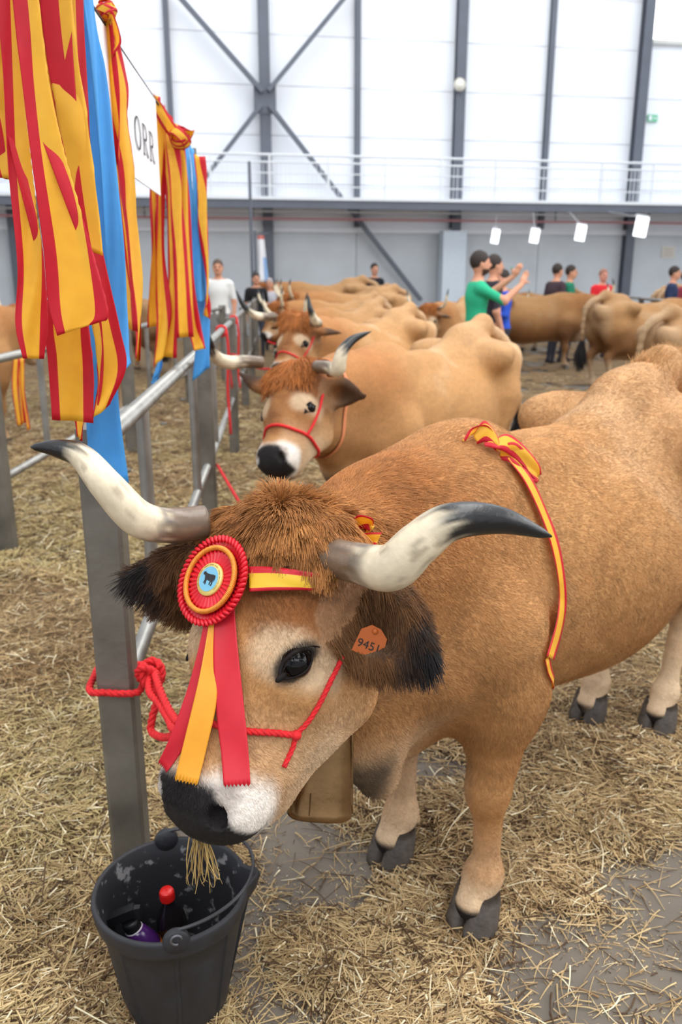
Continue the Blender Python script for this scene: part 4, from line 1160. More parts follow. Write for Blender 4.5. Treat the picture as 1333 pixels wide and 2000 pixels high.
# lead rope to the post
LR = empty('lead_rope', (-.53, 1.79, .6)); tag(LR, 'thick red rope knotted round the nearest fence post', 'rope')
w = .052; zc = .575; c = fl(1.79, zc)
loop = [c + Rf @ np.array([sx * w, sy * w, dz]) for sx, sy, dz in ((-.4, -1.05, .0), (.4, -1.05, -.004), (1.1, -.9, -.004), (1.12, .2, .0), (1.0, 1.1, .01), (0, 1.12, .014), (-1, 1.1, .012), (-1.14, .3, .006), (-1.14, -.7, .004), (-.9, -1.08, .002), (-.4, -1.05, .0))]
rope('post_loop', loop, .0085, LR, turns_per_m=22, n=120)
k0 = c + Rf @ np.array([w + .030, -w * .7, .035])
rr_ = np.random.default_rng(5); kn = [k0 + np.array([.022 * math.cos(t * 1.0) + .008 * math.sin(2.3 * t), .020 * math.sin(t * 1.0), .026 * math.cos(t * 1.7 + .5)]) for t in np.linspace(0, 15, 26)]
rope('knot', kn, .0088, LR, turns_per_m=22, n=260)
pj = lambda x, y, Y: PY(x, y, Y)
rope('rope_end', [k0, pj(292, 1350, 1.68), pj(312, 1375, 1.62), pj(330, 1405, 1.55), pj(345, 1425, 1.45), wld(HH(.33, -.090, -.11))], .0085, LR, turns_per_m=22, n=90)
rope('rope_end', [k0 + [0, 0, -.01], pj(306, 1365, 1.66), pj(298, 1400, 1.64), pj(296, 1428, 1.63), pj(318, 1440, 1.58), pj(345, 1436, 1.48)], .0085, LR, turns_per_m=22, n=90)
rope('rope_end', [k0 + [.01, 0, .01], pj(312, 1345, 1.66), pj(330, 1385, 1.58), pj(348, 1412, 1.50)], .0085, LR, turns_per_m=22, n=70)

# rosette
rc, rn = snap(441, 1143, .0)
rn = nrm(wld(HH(0, 0, 1)) - wld(HH(0, 0, 0)) + np.array([-.10, -.10, .05]))
rc = rc + rn * .030
ru = nrm(np.array([0, 0, 1.0]) - rn * rn[2]); rx = np.cross(ru, rn)
if rx[0] < 0: rx = -rx
RR = np.stack([rx, ru, rn], 1)
RO = empty('rosette', tuple(rc)); tag(RO, 'red and gold prize rosette with three ribbon tails on the cow forehead', 'rosette')
S = .0735
def disc_ring(name, r0, r1, z0, z1, n, amp, m, scal=0.0):
    V = []; F = []; K = n * 4; rings = 5
    for j in range(rings):
        u = j / (rings - 1)
        for k in range(K):
            a = 2 * math.pi * k / K; w_ = math.sin(n * a); rr0 = (r0 + (r1 - r0) * u) * (1 + scal * u * w_)
            V.append(RR @ np.array([rr0 * math.cos(a), rr0 * math.sin(a), z0 + (z1 - z0) * u + amp * (.35 + .65 * u) * w_]) + rc)
    for j in range(rings - 1):
        for k in range(K): F.append((j * K + k, j * K + (k + 1) % K, (j + 1) * K + (k + 1) % K, (j + 1) * K + k))
    o = make_mesh(name, to_local(RO, V), F, m, RO, True); s = o.modifiers.new('th', 'SOLIDIFY'); s.thickness = .001; return o
disc_ring('outer_pleats', .050, S, -.004, .000, 52, .0035, M_redsat, .02)
# ruffled rim: beads of folded ribbon
mb = MB()
for k in range(52):
    a = 2 * math.pi * k / 52; p = rc + RR @ np.array([math.cos(a) * (S - .004), math.sin(a) * (S - .004), .003])
    d = RR @ np.array([-math.sin(a), math.cos(a), .3]); rad_ = RR @ np.array([math.cos(a), math.sin(a), 0])
    Rl = np.stack([nrm(rad_), nrm(np.cross(rn, rad_)), rn], 1)
    mb.sphere(p, (.0075, .0036, .0045), 6, R=Rl @ np.array(Matrix.Rotation(.6, 3, 'Z')))
mb.build('ruffled_rim', M_redsat, RO, sm=True)
disc_ring('inner_pleats', .024, .050, .004, .0035, 34, .0028, M_redsat)
mb = MB(); K = 300
for q in (0, 1, 2):
    mb.tube([rc + RR @ np.array([(.0525 + .0030 * math.cos(44 * a + q * 2.09)) * math.cos(a), (.0525 + .0030 * math.cos(44 * a + q * 2.09)) * math.sin(a), .0075 + .0036 * math.sin(44 * a + q * 2.09)])
             for a in np.linspace(0, 2 * math.pi, K, endpoint=False)], .0016, 6, closed=True)
mb.build('gold_braid', M_gold, RO, sm=True)
mb = MB(); mb.lathe([(.0005, -.004), (.048, -.004), (.048, .0015), (.0005, .0015)], 48, rc, R=RR); mb.build('backing', M_redsat, RO)
M_badge = mat('badge_yellow', srgb(222, 196, 110), .35, coat=.5); M_bblue = mat('badge_blue', srgb(110, 178, 206), .3, coat=.5); M_bdark = mat('badge_print', srgb(28, 26, 26), .4)
mb = MB(); mb.lathe([(.0005, .002), (.0270, .002), (.0274, .008), (.0262, .0095), (.0005, .0097)], 56, rc, R=RR); CB = mb.build('centre_badge', M_badge, RO, sm=True)
def flat(poly, z, m, name, parent=CB):
    v = [to_local(RO, rc + RR @ np.array([x, y, z])) for x, y in poly]
    v2 = [to_local(RO, rc + RR @ np.array([x, y, z - .0006])) for x, y in poly]; n = len(v)
    o = make_mesh(name, v + v2, [tuple(range(n))] + [(i, i + n, (i + 1) % n + n, (i + 1) % n) for i in range(n)], m, parent); return o
flat([(.0205 * math.cos(a), .0205 * math.sin(a)) for a in np.linspace(0, 2 * math.pi, 48, endpoint=False)], .0103, M_bblue, 'blue_field')
cow_sil = [(-14, 6.5), (-13.2, 8.6), (-11.5, 8.3), (-10.6, 9.6), (-9.6, 8.0), (-6, 7.2), (0, 7.0), (8, 8.0), (12.2, 7.6), (13.4, 5), (13.2, -2), (12.2, -1.6), (12.4, 3.5), (11.6, 1.5), (10.6, -1.5), (11.4, -5), (10.8, -9.6), (8.6, -9.6), (9.0, -5), (7.0, -2.2),
           (6.6, -9.0), (4.8, -9.0), (5.0, -2.4), (2.5, -3.2), (-2.5, -2.4), (-3.0, -5.2), (-2.4, -10), (-4.4, -10), (-5.0, -5), (-6.0, -9.0), (-7.8, -9.0), (-6.8, -3.4), (-8.2, .6), (-9.4, 3.2), (-12.5, 3.6), (-14.4, 4.6)]
flat([(x * .00105, y * .00105 + .0005) for x, y in cow_sil], .0109, M_bdark, 'cow_emblem')
mb = MB()
for a, L in [(t, .0016) for t in np.linspace(-.6, 3.9, 64)]:
    if int(a * 9.5) % 5 == 4: continue
    for rr0, rr1 in ((.0225, .0247),):
        u = np.array([math.cos(a), math.sin(a), 0]); v = np.array([-u[1], u[0], 0])
        q = [u * rr0 - v * .00028, u * rr1 - v * .00028, u * rr1 + v * .00028, u * rr0 + v * .00028]
        mb.add([rc + RR @ (p + np.array([0, 0, .0101])) for p in q], [(0, 1, 2, 3)])
mb.build('small_lettering', M_bdark, CB, world=False)
for o_ in (bpy.data.objects['small_lettering'],):
    co = np.empty(len(o_.data.vertices) * 3); o_.data.vertices.foreach_get('co', co); co = to_local(RO, co.reshape(-1, 3)); o_.data.vertices.foreach_set('co', co.ravel())

def tail(name, Lq, Rq, m, lift0, lift1, seed):
    n = 24
    t0 = (rc - CAM) @ np.array([0, CP, -SP]) - .010 - seed * .0025
    end = [snap(x, min(y, 1600), 0)[0] for x, y in (Lq[-1], Rq[-1])]
    t1 = np.mean([(e - CAM) @ np.array([0, CP, -SP]) for e in end]) - .016 - lift1
    A = []; B = []
    LL = catmull([(x, y, 0) for x, y in Lq], n); RQ = catmull([(x, y, 0) for x, y in Rq], n)
    for i in range(n):
        u = i / (n - 1); t = t0 + (t1 - t0) * u - .008 * math.sin(math.pi * u) + .002 * math.sin(7 * u + seed)
        A.append(PT(LL[i][0], LL[i][1], t + .002)); B.append(PT(RQ[i][0], RQ[i][1], t))
    V = []; F = []; cols = 15
    for i in range(n):
        for j in range(cols):
            u = j / (cols - 1); p = A[i] * (1 - u) + B[i] * u
            if i == n - 1: p = p + (.0022 if j % 2 else -.0022) * nrm(A[i] - A[i - 1])
            V.append(p + rn * .0025 * math.sin(u * 3.1) * math.sin(i * .5 + seed))
    for i in range(n - 1):
        for j in range(cols - 1): F.append((i * cols + j, i * cols + j + 1, (i + 1) * cols + j + 1, (i + 1) * cols + j))
    o = make_mesh(name, to_local(RO, V), F, m, RO, True); s = o.modifiers.new('th', 'SOLIDIFY'); s.thickness = .0008; s.offset = 0; return o
tail('ribbon_tail', [(404, 1180), (392, 1250), (368, 1340), (334, 1435), (309, 1489)], [(424, 1180), (415, 1250), (400, 1350), (364, 1450), (326, 1509)], M_rd, 0, .0, 0)['label'] = 'deep red ribbon tail on the left'
tail('ribbon_tail', [(414, 1180), (403, 1250), (388, 1330), (364, 1430), (341, 1523)], [(432, 1180), (424, 1280), (423, 1372), (404, 1460), (386, 1533)], M_ro, 0, .006, 1)['label'] = 'gold ribbon tail in the middle'
tail('ribbon_tail', [(420, 1176), (417, 1290), (424, 1400), (432, 1470), (437, 1535)], [(458, 1176), (463, 1250), (476, 1370), (484, 1450), (490, 1533)], M_rd, 0, .006, 2)['label'] = 'wide red ribbon tail on the right'
M_yb = mat('golden_yellow_band', srgb(232, 186, 40), .5, translucent=.1)
def surf_strip(name, Lq, Rq, off, root, mats, n=40, wave=.0008, extraL=None):
    return strip(name, [snap(x, y, off)[0] for x, y in Lq], [snap(x, y, off)[0] for x, y in Rq], root, n=n, wave=wave, mats=mats)
surf_strip('browband', [(500, 1162), (540, 1158), (585, 1152), (620, 1143), (650, 1126)], [(500, 1116), (540, 1114), (585, 1113), (620, 1114), (652, 1117)], .024, RO, [M_rd, M_yb])

# bow of the headband behind the horn
BW = empty('ribbon_bow', tuple(PT(712, 1030, 1.36))); tag(BW, 'small crumpled red and yellow ribbon bow behind the right-hand horn of the nearest cow', 'ribbon bow')
def pl(q, t): return [PT(x, y, t + dt) for x, y, dt in q]
strip('bow_loop', pl([(690, 1012, 0), (706, 1004, -.02), (728, 1012, -.025), (730, 1026, 0)], 1.37), pl([(690, 1040, .03), (704, 1034, 0), (716, 1032, 0), (722, 1036, .02)], 1.37), BW, n=20, wave=.003)
strip('bow_loop', pl([(684, 1010, .03), (704, 1018, 0), (722, 1022, -.01), (712, 1040, 0)], 1.39), pl([(696, 1036, .04), (712, 1040, .02), (728, 1030, .0), (722, 1046, .0)], 1.39), BW, n=20, wave=.004)
strip('bow_end', pl([(696, 1042, 0), (722, 1040, -.015), (747, 1040, -.02)], 1.36), pl([(704, 1062, 0), (722, 1064, -.01), (732, 1068, -.02)], 1.36), BW, n=16, wave=.002)
strip('bow_end', pl([(664, 1006, .03), (680, 1010, .02), (696, 1022, .0)], 1.40), pl([(668, 1030, .03), (682, 1036, .02), (698, 1044, 0)], 1.40), BW, n=16, wave=.002)

# ribbon round the chest, with its bow over the withers
CH = empty('chest_ribbon', tuple(snap(1000, 920)[0])); tag(CH, 'red and yellow ribbon tied round the chest of the nearest cow', 'ribbon')
surf_strip('band', [(983, 905), (1010, 940), (1040, 1000), (1062, 1060), (1078, 1125), (1081, 1175), (1072, 1225), (1056, 1278)],
           [(991, 895), (1026, 935), (1058, 1000), (1082, 1060), (1094, 1125), (1097, 1180), (1089, 1232), (1070, 1288)], .015, CH, [M_rr, M_ry], n=60, wave=.0006)
# the rest of the loop, under the chest and up the far side
a0 = to_local(HERO, snap(1062, 1283)[0]); b0 = to_local(HERO, snap(985, 900)[0])
hb_l = BVHTree.FromPolygons([tuple(v) for v in hero['V']], [tuple(map(int, q)) for q in hero['Q']])
cen = np.array([(a0[0] + b0[0]) / 2, 0, .72]); tilt = (b0[0] - a0[0]) / max(.1, b0[2] - a0[2])
A_, B_ = [], []
ang0 = math.atan2(a0[2] - .72, a0[1]); ang1 = math.atan2(b0[2] - .72, b0[1]) 
for t in np.linspace(ang0, ang1 - 2 * math.pi, 40):
    d = np.array([0, math.cos(t), math.sin(t)]); o_ = np.array([a0[0] + (b0[0] - a0[0]) * float(np.clip((.72 + d[2] * .42 - a0[2]) / (b0[2] - a0[2]), 0, 1)) - (a0[0] - .30) * float(smooth(a0[2] + .01, a0[2] - .24, .72 + d[2] * .30)), 0, .72]) 
    for L_, dx in ((A_, -.012), (B_, .012)):
        st = o_ + d * .9 + np.array([dx, 0, 0]); hit = hb_l.ray_cast(Vector(st), Vector(-d))
        rr1 = np.linalg.norm(np.array(hit[0]) - o_ - [dx, 0, 0]) if hit[0] is not None else .3
        L_.append(o_ + [dx, 0, 0] + d * (min(rr1, .38) + .010))
strip('band', [wld(p) for p in B_], [wld(p) for p in A_], CH, n=80, wave=.0004)
def so(x, y, off): return snap(x, y, 0)[0] + np.array([0, -.3, 1.0]) * off
def bow(q1, q2, nm, sd, n=26): strip(nm, [so(*p) for p in q1], [so(*p) for p in q2], CH, n=n, wave=.0035, seed=sd)
bow([(902, 862, .0), (920, 862, .015), (945, 868, .03), (968, 880, .02)], [(906, 868, .012), (924, 866, .035), (950, 876, .05), (975, 890, .02)], 'bow_end', 1)
bow([(925, 870, .03), (945, 868, .055), (965, 880, .04), (975, 895, .02)], [(930, 872, .005), (948, 880, .02), (965, 892, .02), (972, 898, .02)], 'bow_loop', 2)
bow([(962, 876, .02), (985, 885, .045), (1015, 908, .050), (1045, 930, .035), (1054, 942, .02)], [(966, 892, .02), (990, 908, .03), (1018, 930, .03), (1040, 946, .015), (1050, 948, .01)], 'bow_loop', 3)
bow([(975, 888, .02), (1000, 905, .05), (1030, 922, .035), (1050, 938, .02)], [(978, 898, .0), (1000, 918, .015), (1025, 940, .01), (1046, 948, .005)], 'bow_loop', 4)
bow([(940, 866, .025), (955, 872, .045), (972, 884, .035)], [(946, 884, .015), (960, 892, .02), (974, 896, .02)], 'knot', 5, 16)

# bell under the neck
bt = PT(640, 1350, 1.47); bb = PT(624, 1592, 1.47); bz = nrm(bt - bb); bx = nrm(np.cross([0, 1.0, 0], bz)); by = np.cross(bz, bx)
RB = np.stack([bx, by, bz], 1); Lb = np.linalg.norm(bt - bb)
bb = bb - bz * .0; BL = empty('cow_bell', tuple(bb)); tag(BL, 'large tarnished bronze bell hanging under the neck of the nearest cow', 'bell')
V = []; F = []; K = 40
prof = [(0.0, .93, 0), (.02, 1.0, 0), (.06, .98, 0), (.10, .955, 0), (.2, .95, 0), (.6, .82, 0), (.9, .66, 0), (.97, .56, 0), (1.0, .3, 0), (1.0, .01, 0)]
inn = [(.0, .90, 0), (.5, .80, 0), (.9, .6, 0)]
for z, r, _ in prof:
    for k in range(K):
        a = 2 * math.pi * k / K; ex = .7; cx = math.copysign(abs(math.cos(a)) ** ex, math.cos(a)); sy = math.copysign(abs(math.sin(a)) ** ex, math.sin(a))
        V.append(bb + RB @ np.array([cx * .058 * r, sy * .040 * r, z * Lb * .98]))
for i in range(len(prof) - 1):
    for k in range(K): F.append((i * K + k, i * K + (k + 1) % K, (i + 1) * K + (k + 1) % K, (i + 1) * K + k))
o = make_mesh('bell_body', to_local(BL, V), F, M_bell, BL, True); s = o.modifiers.new('th', 'SOLIDIFY'); s.thickness = .003; s.offset = -1
for side in (-1, 1):
    mb = MB(); mb.tube([bb + RB @ np.array([side * .0575 * (1 - .20 * z) , 0, z * Lb * .9]) for z in np.linspace(.03, 1, 12)], .003, 6); mb.build('seam', M_bell, BL, sm=True)
mb = MB(); mb.tube([bb + RB @ np.array([-.018, -.0385 , z]) for z in (.012, .05)], .0015, 6); mb.build('rivet', M_bell, BL)
mb = MB(); mb.tube([bt - bz * .03, bb + bz * .02], .005, 8); mb.sphere(bb + bz * .02, .014, 8); mb.build('clapper', M_bell, BL, sm=True)
ncen = hero['H'](.06, 0, -.15) * .90 + np.array([.45, 0, .93]) * .10 + np.array([.0, 0, -.05])
nax = nrm(hero['H'](.06, 0, -.15) - np.array((.45, 0, .93))); nu = nrm(np.cross(nax, [0, 1.0, 0])); nv = np.cross(nax, nu); P_ = []
for t in np.linspace(0, 2 * math.pi, 40, endpoint=False):
    d = math.cos(t) * nu + math.sin(t) * nv; hit = hb_l.ray_cast(Vector(ncen + d * .6), Vector(-d))
    p = np.array(hit[0]) if hit[0] is not None else ncen + d * .2
    if np.linalg.norm(p - ncen) > .3: p = ncen + d * .3
    P_.append(wld(p + d * .004))
A_ = [p + nrm(HM[:3, :3] @ nax) * .012 for p in P_]; B_ = [p - nrm(HM[:3, :3] @ nax) * .012 for p in P_]
kk = [i for i in range(40) if True]; g0 = next((j for j in range(len(kk) - 1) if kk[j + 1] - kk[j] > 1), -1); kk = kk[g0 + 1:] + kk[:g0 + 1]
strip('collar', [A_[i] for i in kk + kk[:1]], [B_[i] for i in kk + kk[:1]], BL, n=60, wave=0, mats=[M_strap, M_strap])
mb = MB(); mb.tube([bt - bz * .005, bt + bz * .03 + bx * .02, bt + bz * .06 + bx * .03], .006, 8); mb.build('bell_loop', M_strap, BL)

# ear tag
ep, en = snap(728, 1262, .012)
en = nrm(nrm(CAM - ep) * .9 + np.array([-.1, 0, -.25])); eu = nrm(np.array([.30, 0, 1.0]) - en * (np.array([.30, 0, 1.0]) @ en)); exx = np.cross(eu, en)
if exx[0] < 0: exx = -exx
ET = empty('ear_tag', tuple(ep)); tag(ET, 'orange plastic number tag in the right-hand ear of the nearest cow', 'ear tag')
M_tag = mat('orange_plastic', srgb(196, 100, 40), .4, translucent=.15)
def tg(x, y, z): return ep + exx * x + eu * y + en * z
outl = [(-.024, -.022), (.018, -.026), (.026, -.018), (.024, .014), (.010, .026), (-.006, .028), (-.020, .016)]
mb = MB(); n = len(outl); mb.add([tg(x, y, .001) for x, y in outl] + [tg(x, y, -.001) for x, y in outl], [tuple(range(n))] + [tuple(range(2 * n - 1, n - 1, -1))] + [(i, i + n, (i + 1) % n + n, (i + 1) % n) for i in range(n)])
mb.build('tag_plate', M_tag, ET)
mb = MB(); mb.sphere(tg(.002, .020, .001), .005, 8); mb.build('stud', M_tag, ET, sm=True)
fc = bpy.data.curves.new('number', 'FONT'); fc.body = '9451'; fc.size = .0195; fc.extrude = .0003; fc.align_x = 'CENTER'; fc.align_y = 'CENTER'
fo = bpy.data.objects.new('number', fc); scene.collection.objects.link(fo); fc.materials.append(M_bdark); fo.parent = ET
Mx = Matrix(((exx[0], eu[0], en[0]), (exx[1], eu[1], en[1]), (exx[2], eu[2], en[2])))
fo.rotation_euler = Mx.to_euler(); fo.location = tuple(exx * 0 + eu * -.006 + en * .0016)
bpy.context.view_layer.update()
fm = bpy.data.meshes.new_from_object(fo.evaluated_get(bpy.context.evaluated_depsgraph_get())); fr_, fl0 = fo.rotation_euler.copy(), fo.location.copy(); bpy.data.objects.remove(fo)
fo = bpy.data.objects.new('printed_number', fm); scene.collection.objects.link(fo); fo.parent = ET; fo.rotation_euler = fr_; fo.location = fl0

# ------------------------------------------------------------------ bucket and what is in it
M_rub = mat('black_rubber', srgb(40, 40, 44), .55, noise=.25, noise_scale=25, bump=.08, bump_scale=120, rough_var=.12)
M_rubin = mat('dusty_black_rubber', srgb(34, 34, 38), .6, noise=.3, noise_scale=30)
nt = M_rubin.node_tree; N_ = nt.nodes; tc = N_.new('ShaderNodeTexCoord'); nz = N_.new('ShaderNodeTexNoise'); nz.inputs['Scale'].default_value = 38; nz.inputs['Detail'].default_value = 6
nt.links.new(tc.outputs['Object'], nz.inputs['Vector']); rp = N_.new('ShaderNodeValToRGB'); rp.color_ramp.elements[0].position = .60; rp.color_ramp.elements[1].position = .68
rp.color_ramp.elements[0].color = (*srgb(30, 30, 34), 1); rp.color_ramp.elements[1].color = (*srgb(120, 118, 118), 1)
nt.links.new(nz.outputs['Fac'], rp.inputs['Fac']); nt.links.new(rp.outputs['Color'], N_['Principled BSDF'].inputs['Base Color'])
M_wire = mat('grey_wire', srgb(110, 110, 114), .4, metal=.7)
bc = np.array([-.352, 1.435, 0]); BK = empty('bucket', tuple(bc)); tag(BK, 'black rubber bucket with wire handle standing on the floor under the cow muzzle', 'bucket')
K = 72; V = []; F = []
sp_a = math.radians(12)       # the pouring lip points to the right
def rad(a, z):
    r = .105 + (.152 - .105) * (z / .29)
    d = (a - sp_a + math.pi) % (2 * math.pi) - math.pi
    return r + .030 * max(0, 1 - abs(d) / .20) * smooth(.16, .29, z)
zs = [.0, .004, .012, .10, .20, .245, .250, .256, .285, .292, .294]
outs = [-.012, -.002, 0, 0, 0, 0, .008, .009, .009, .006, .001]
for z, o_ in zip(zs, outs):
    for k in range(K):
        a = 2 * math.pi * k / K; r = rad(a, z) + o_; V.append((r * math.cos(a), r * math.sin(a), z + .010 * max(0, 1 - abs((a - sp_a + math.pi) % (2 * math.pi) - math.pi) / .2) * (z > .2)))
ins = [(.290, -.003), (.24, -.004), (.12, -.004), (.012, -.004)]
for z, o_ in ins:
    for k in range(K):
        a = 2 * math.pi * k / K; r = rad(a, z) + o_; V.append((r * math.cos(a), r * math.sin(a), z))
nr = len(zs) + len(ins); mi = []
for i in range(nr - 1):
    for k in range(K): F.append((i * K + k, i * K + (k + 1) % K, (i + 1) * K + (k + 1) % K, (i + 1) * K + k)); mi.append(1 if i >= len(zs) else 0)
F.append(tuple((nr - 1) * K + k for k in range(K))); mi.append(1); F.append(tuple(range(K))[::-1]); mi.append(0)
make_mesh('bucket_body', V, F, [M_rub, M_rubin], BK, True, fmat=mi)
for a in np.arange(0, 2 * math.pi, math.pi / 4) + .25:
    mb = MB(); mb.bar((rad(a, .01) * math.cos(a), rad(a, .01) * math.sin(a), .01), ((rad(a, .24)) * math.cos(a), (rad(a, .24)) * math.sin(a), .245), .007, .005); mb.build('rib', M_rub, BK, world=False)
la_ = math.radians(-75); lugs = []
for a in (la_, la_ + math.pi):
    p = np.array([rad(a, .28) * math.cos(a), rad(a, .28) * math.sin(a), .292]); u = np.array([math.cos(a), math.sin(a), 0]); t_ = np.array([-u[1], u[0], 0])
    R_ = np.stack([t_, np.array([0, 0, 1.0]), u], 1)
    mb = MB(); mb.lathe([(.0005, -.008), (.024, -.008), (.026, -.004), (.026, .004), (.024, .008), (.0005, .008)], 20, p + u * .002, R=R_)
    o = mb.build('handle_lug', M_rub, BK, sm=True, world=False); lugs.append(p + np.array([0, 0, .010]))
    mb = MB(); mb.tube([p + u * .012 + t_ * .010 * math.cos(q) + np.array([0, 0, .010 + .010 * math.sin(q)]) for q in np.linspace(0, 5, 14)], .0028, 8); mb.build('wire_eye', M_wire, o, sm=True, world=False)
# handle lying down over the rim towards the lip
A0, B0 = lugs; mid = (A0 + B0) / 2; hx = nrm(np.array([math.cos(sp_a), math.sin(sp_a), 0])); hv = (A0 - B0) / 2
arc = [mid + hv * math.cos(t) * (1 + .03 * math.sin(t)) + hx * .170 * math.sin(t) + np.array([0, 0, .012 + .022 * math.sin(t)]) for t in np.linspace(0, math.pi, 50)]
mb = MB(); mb.tube(arc, .0036, 10); mb.build('handle', mat('black_coated_wire', srgb(52, 52, 56), .35), BK, sm=True, world=False)

M_btl = mat('dark_plastic_bottle', srgb(22, 18, 20), .15, coat=.4); M_cap = mat('red_screw_cap', srgb(206, 26, 22), .35)
BT = empty('bottle', tuple(bc + [-.012, .070, .030])); BT.rotation_euler = (.10, -.05, 0)
tag(BT, 'dark plastic bottle with a red screw cap standing in the bucket', 'bottle')
def lth(name, prof, m, root, n=28, c=(0, 0, 0)): mb = MB(); mb.lathe(prof, n, c); return mb.build(name, m, root, sm=True, world=False)
lth('bottle_body', [(.001, 0), (.030, 0), (.033, .006), (.033, .12), (.030, .14), (.018, .165), (.0125, .178), (.0125, .20), (.001, .20)], M_btl, BT)
lth('cap', [(.001, .186), (.0150, .186), (.0155, .190), (.0150, .208), (.0135, .211), (.001, .211)], M_cap, BT)
mb = MB()
for k in range(24): a = 2 * math.pi * k / 24; mb.bar((.0153 * math.cos(a), .0153 * math.sin(a), .188), (.0153 * math.cos(a), .0153 * math.sin(a), .206), .0014)
mb.build('cap_ridges', M_cap, BT, world=False)
M_pur = mat('purple_plastic', srgb(66, 26, 92), .2, coat=.4); M_blk = mat('black_plastic', srgb(20, 20, 23), .45)
SB = empty('spray_bottle', tuple(bc + [-.028, .010, .030])); SB.rotation_euler = (.0, -.36, .12)
tag(SB, 'purple spray bottle with a black trigger head leaning in the bucket', 'spray bottle')
lth('bottle_body', [(.001, 0), (.034, 0), (.037, .006), (.037, .10), (.034, .125), (.022, .155), (.016, .165), (.001, .165)], M_pur, SB)
lth('collar', [(.001, .163), (.0175, .163), (.018, .184), (.015, .186), (.001, .186)], M_blk, SB)
lth('collar_ring', [(.0182, .160), (.0195, .162), (.0182, .164)], mat('white_ring', srgb(225, 215, 225), .4), SB)
mb = MB(); mb.box((-.016, 0, .205), (.075, .022, .020)); mb.box((-.058, 0, .207), (.012, .014, .012)); mb.add(*(lambda q: (q, [(0, 1, 2, 3), (7, 6, 5, 4), (0, 4, 5, 1), (1, 5, 6, 2), (2, 6, 7, 3), (3, 7, 4, 0)]))([(.012, -.011, .196), (.012, .011, .196), (.028, .011, .186), (.028, -.011, .186), (.010, -.008, .215), (.010, .008, .215), (.034, .006, .208), (.034, -.006, .208)]))
mb.build('trigger_head', M_blk, SB, world=False)
mb = MB(); mb.tube(catmull([(-.030, 0, .196), (-.040, 0, .180), (-.038, 0, .160), (-.046, 0, .150)], 12), .0055, 8); mb.build('trigger', M_blk, SB, sm=True, world=False)
mb = MB(); mb.add([(.0372 * math.cos(a), .0372 * math.sin(a), z) for z in (.02, .11) for a in np.linspace(-.9, .9, 10)], [(i, i + 1, i + 11, i + 10) for i in range(9)]); mb.build('side_label', mat('orange_label', srgb(224, 128, 40), .5), SB, sm=True, world=False)

# hay hanging from the muzzle
n = 34; r0 = PT(393, 1632, 1.30) + rng.normal(0, .006, (n, 3)) * np.array([1, .7, 1]); L = rng.uniform(.05, .085, n)[:, None]
d = nrm(np.array([.05, -.02, -1.0]) + rng.normal(0, .16, (n, 3))); bend = rng.normal(0, .004, (n, 3))
WS = strands('hay_wisp', np.stack([r0, r0 + d * L * .5 + bend, r0 + d * L + bend * .4, r0 + d * L * 1.15 - bend * .5], 1), .0011, np.array(srgb(176, 146, 92)) * rng.uniform(.6, 1.2, (n, 1)), M_hair, None, 'stuff')
tag(WS, 'small wisp of hay hanging from the cow mouth into the bucket', 'hay')
# ------------------------------------------------------------------ the other cows
def cow_parts(c, horns, rh=(.023, .0235, .023, .020, .016, .011, .003), eyes=True, tuft=2600, seed=0, cow_ears=True, tip=.3, esize=1.0):
    root = c['root']; H = c['H']
    for i, h_ in enumerate(horns): horn_mesh(h_, list(rh), root, seed + i * 4, rings=36, side=16, tip_len=tip)
    if eyes: c['lash'] = False; eye_parts(c, 1, size=esize); eye_parts(c, -1, size=esize)
    hooves(c)
    V, Q, N = c['V'], c['Q'], c['N']; ctr = V[Q].mean(1); abc = ((ctr - c['poll']) @ c['R'] / c['hs']); a, b, cc = abc.T
    wt = smooth(.14, .06, a) * smooth(-.14, -.06, a) * (np.abs(b) < .11) * smooth(-.20, -.12, cc)
    idx, q, W = sample_surface(V, Q, wt + 1e-9, tuft); P = interp(V, q, W); Nn = nrm(interp(N, q, W)); K = H(-.02, 0, -.03)
    d = nrm(nrm(P - K) * .9 + Nn * .35 + c['f'] * .5 + rng.normal(0, .15, P.shape)); L = rng.uniform(.03, .06, len(P))[:, None]
    col = GING * (.75 + .6 * vnoise(P, 40, 3, 2))[:, None]
    strands('forelock', np.stack([P, P + d * L * .5, P + (d - [0, 0, .3]) * L], 1), .0022, np.clip(col, 0, 1), M_hair, root, 'stuff')
    tp = c['tail'][-1]; n = 500; r0 = tp + rng.normal(0, .012, (n, 3)) + np.array([0, 0, .06]); L = rng.uniform(.22, .38, n)[:, None]; s_ = rng.normal(0, .05, (n, 3)) * np.array([1, 1, .2])
    strands('tail_switch', np.stack([r0, r0 - [0, 0, .5] * L + s_ * .5, r0 - [0, 0, 1] * L + s_ * .7], 1), .003, BLK * rng.uniform(.6, 1.8, (n, 1)), M_hair, root, 'stuff')

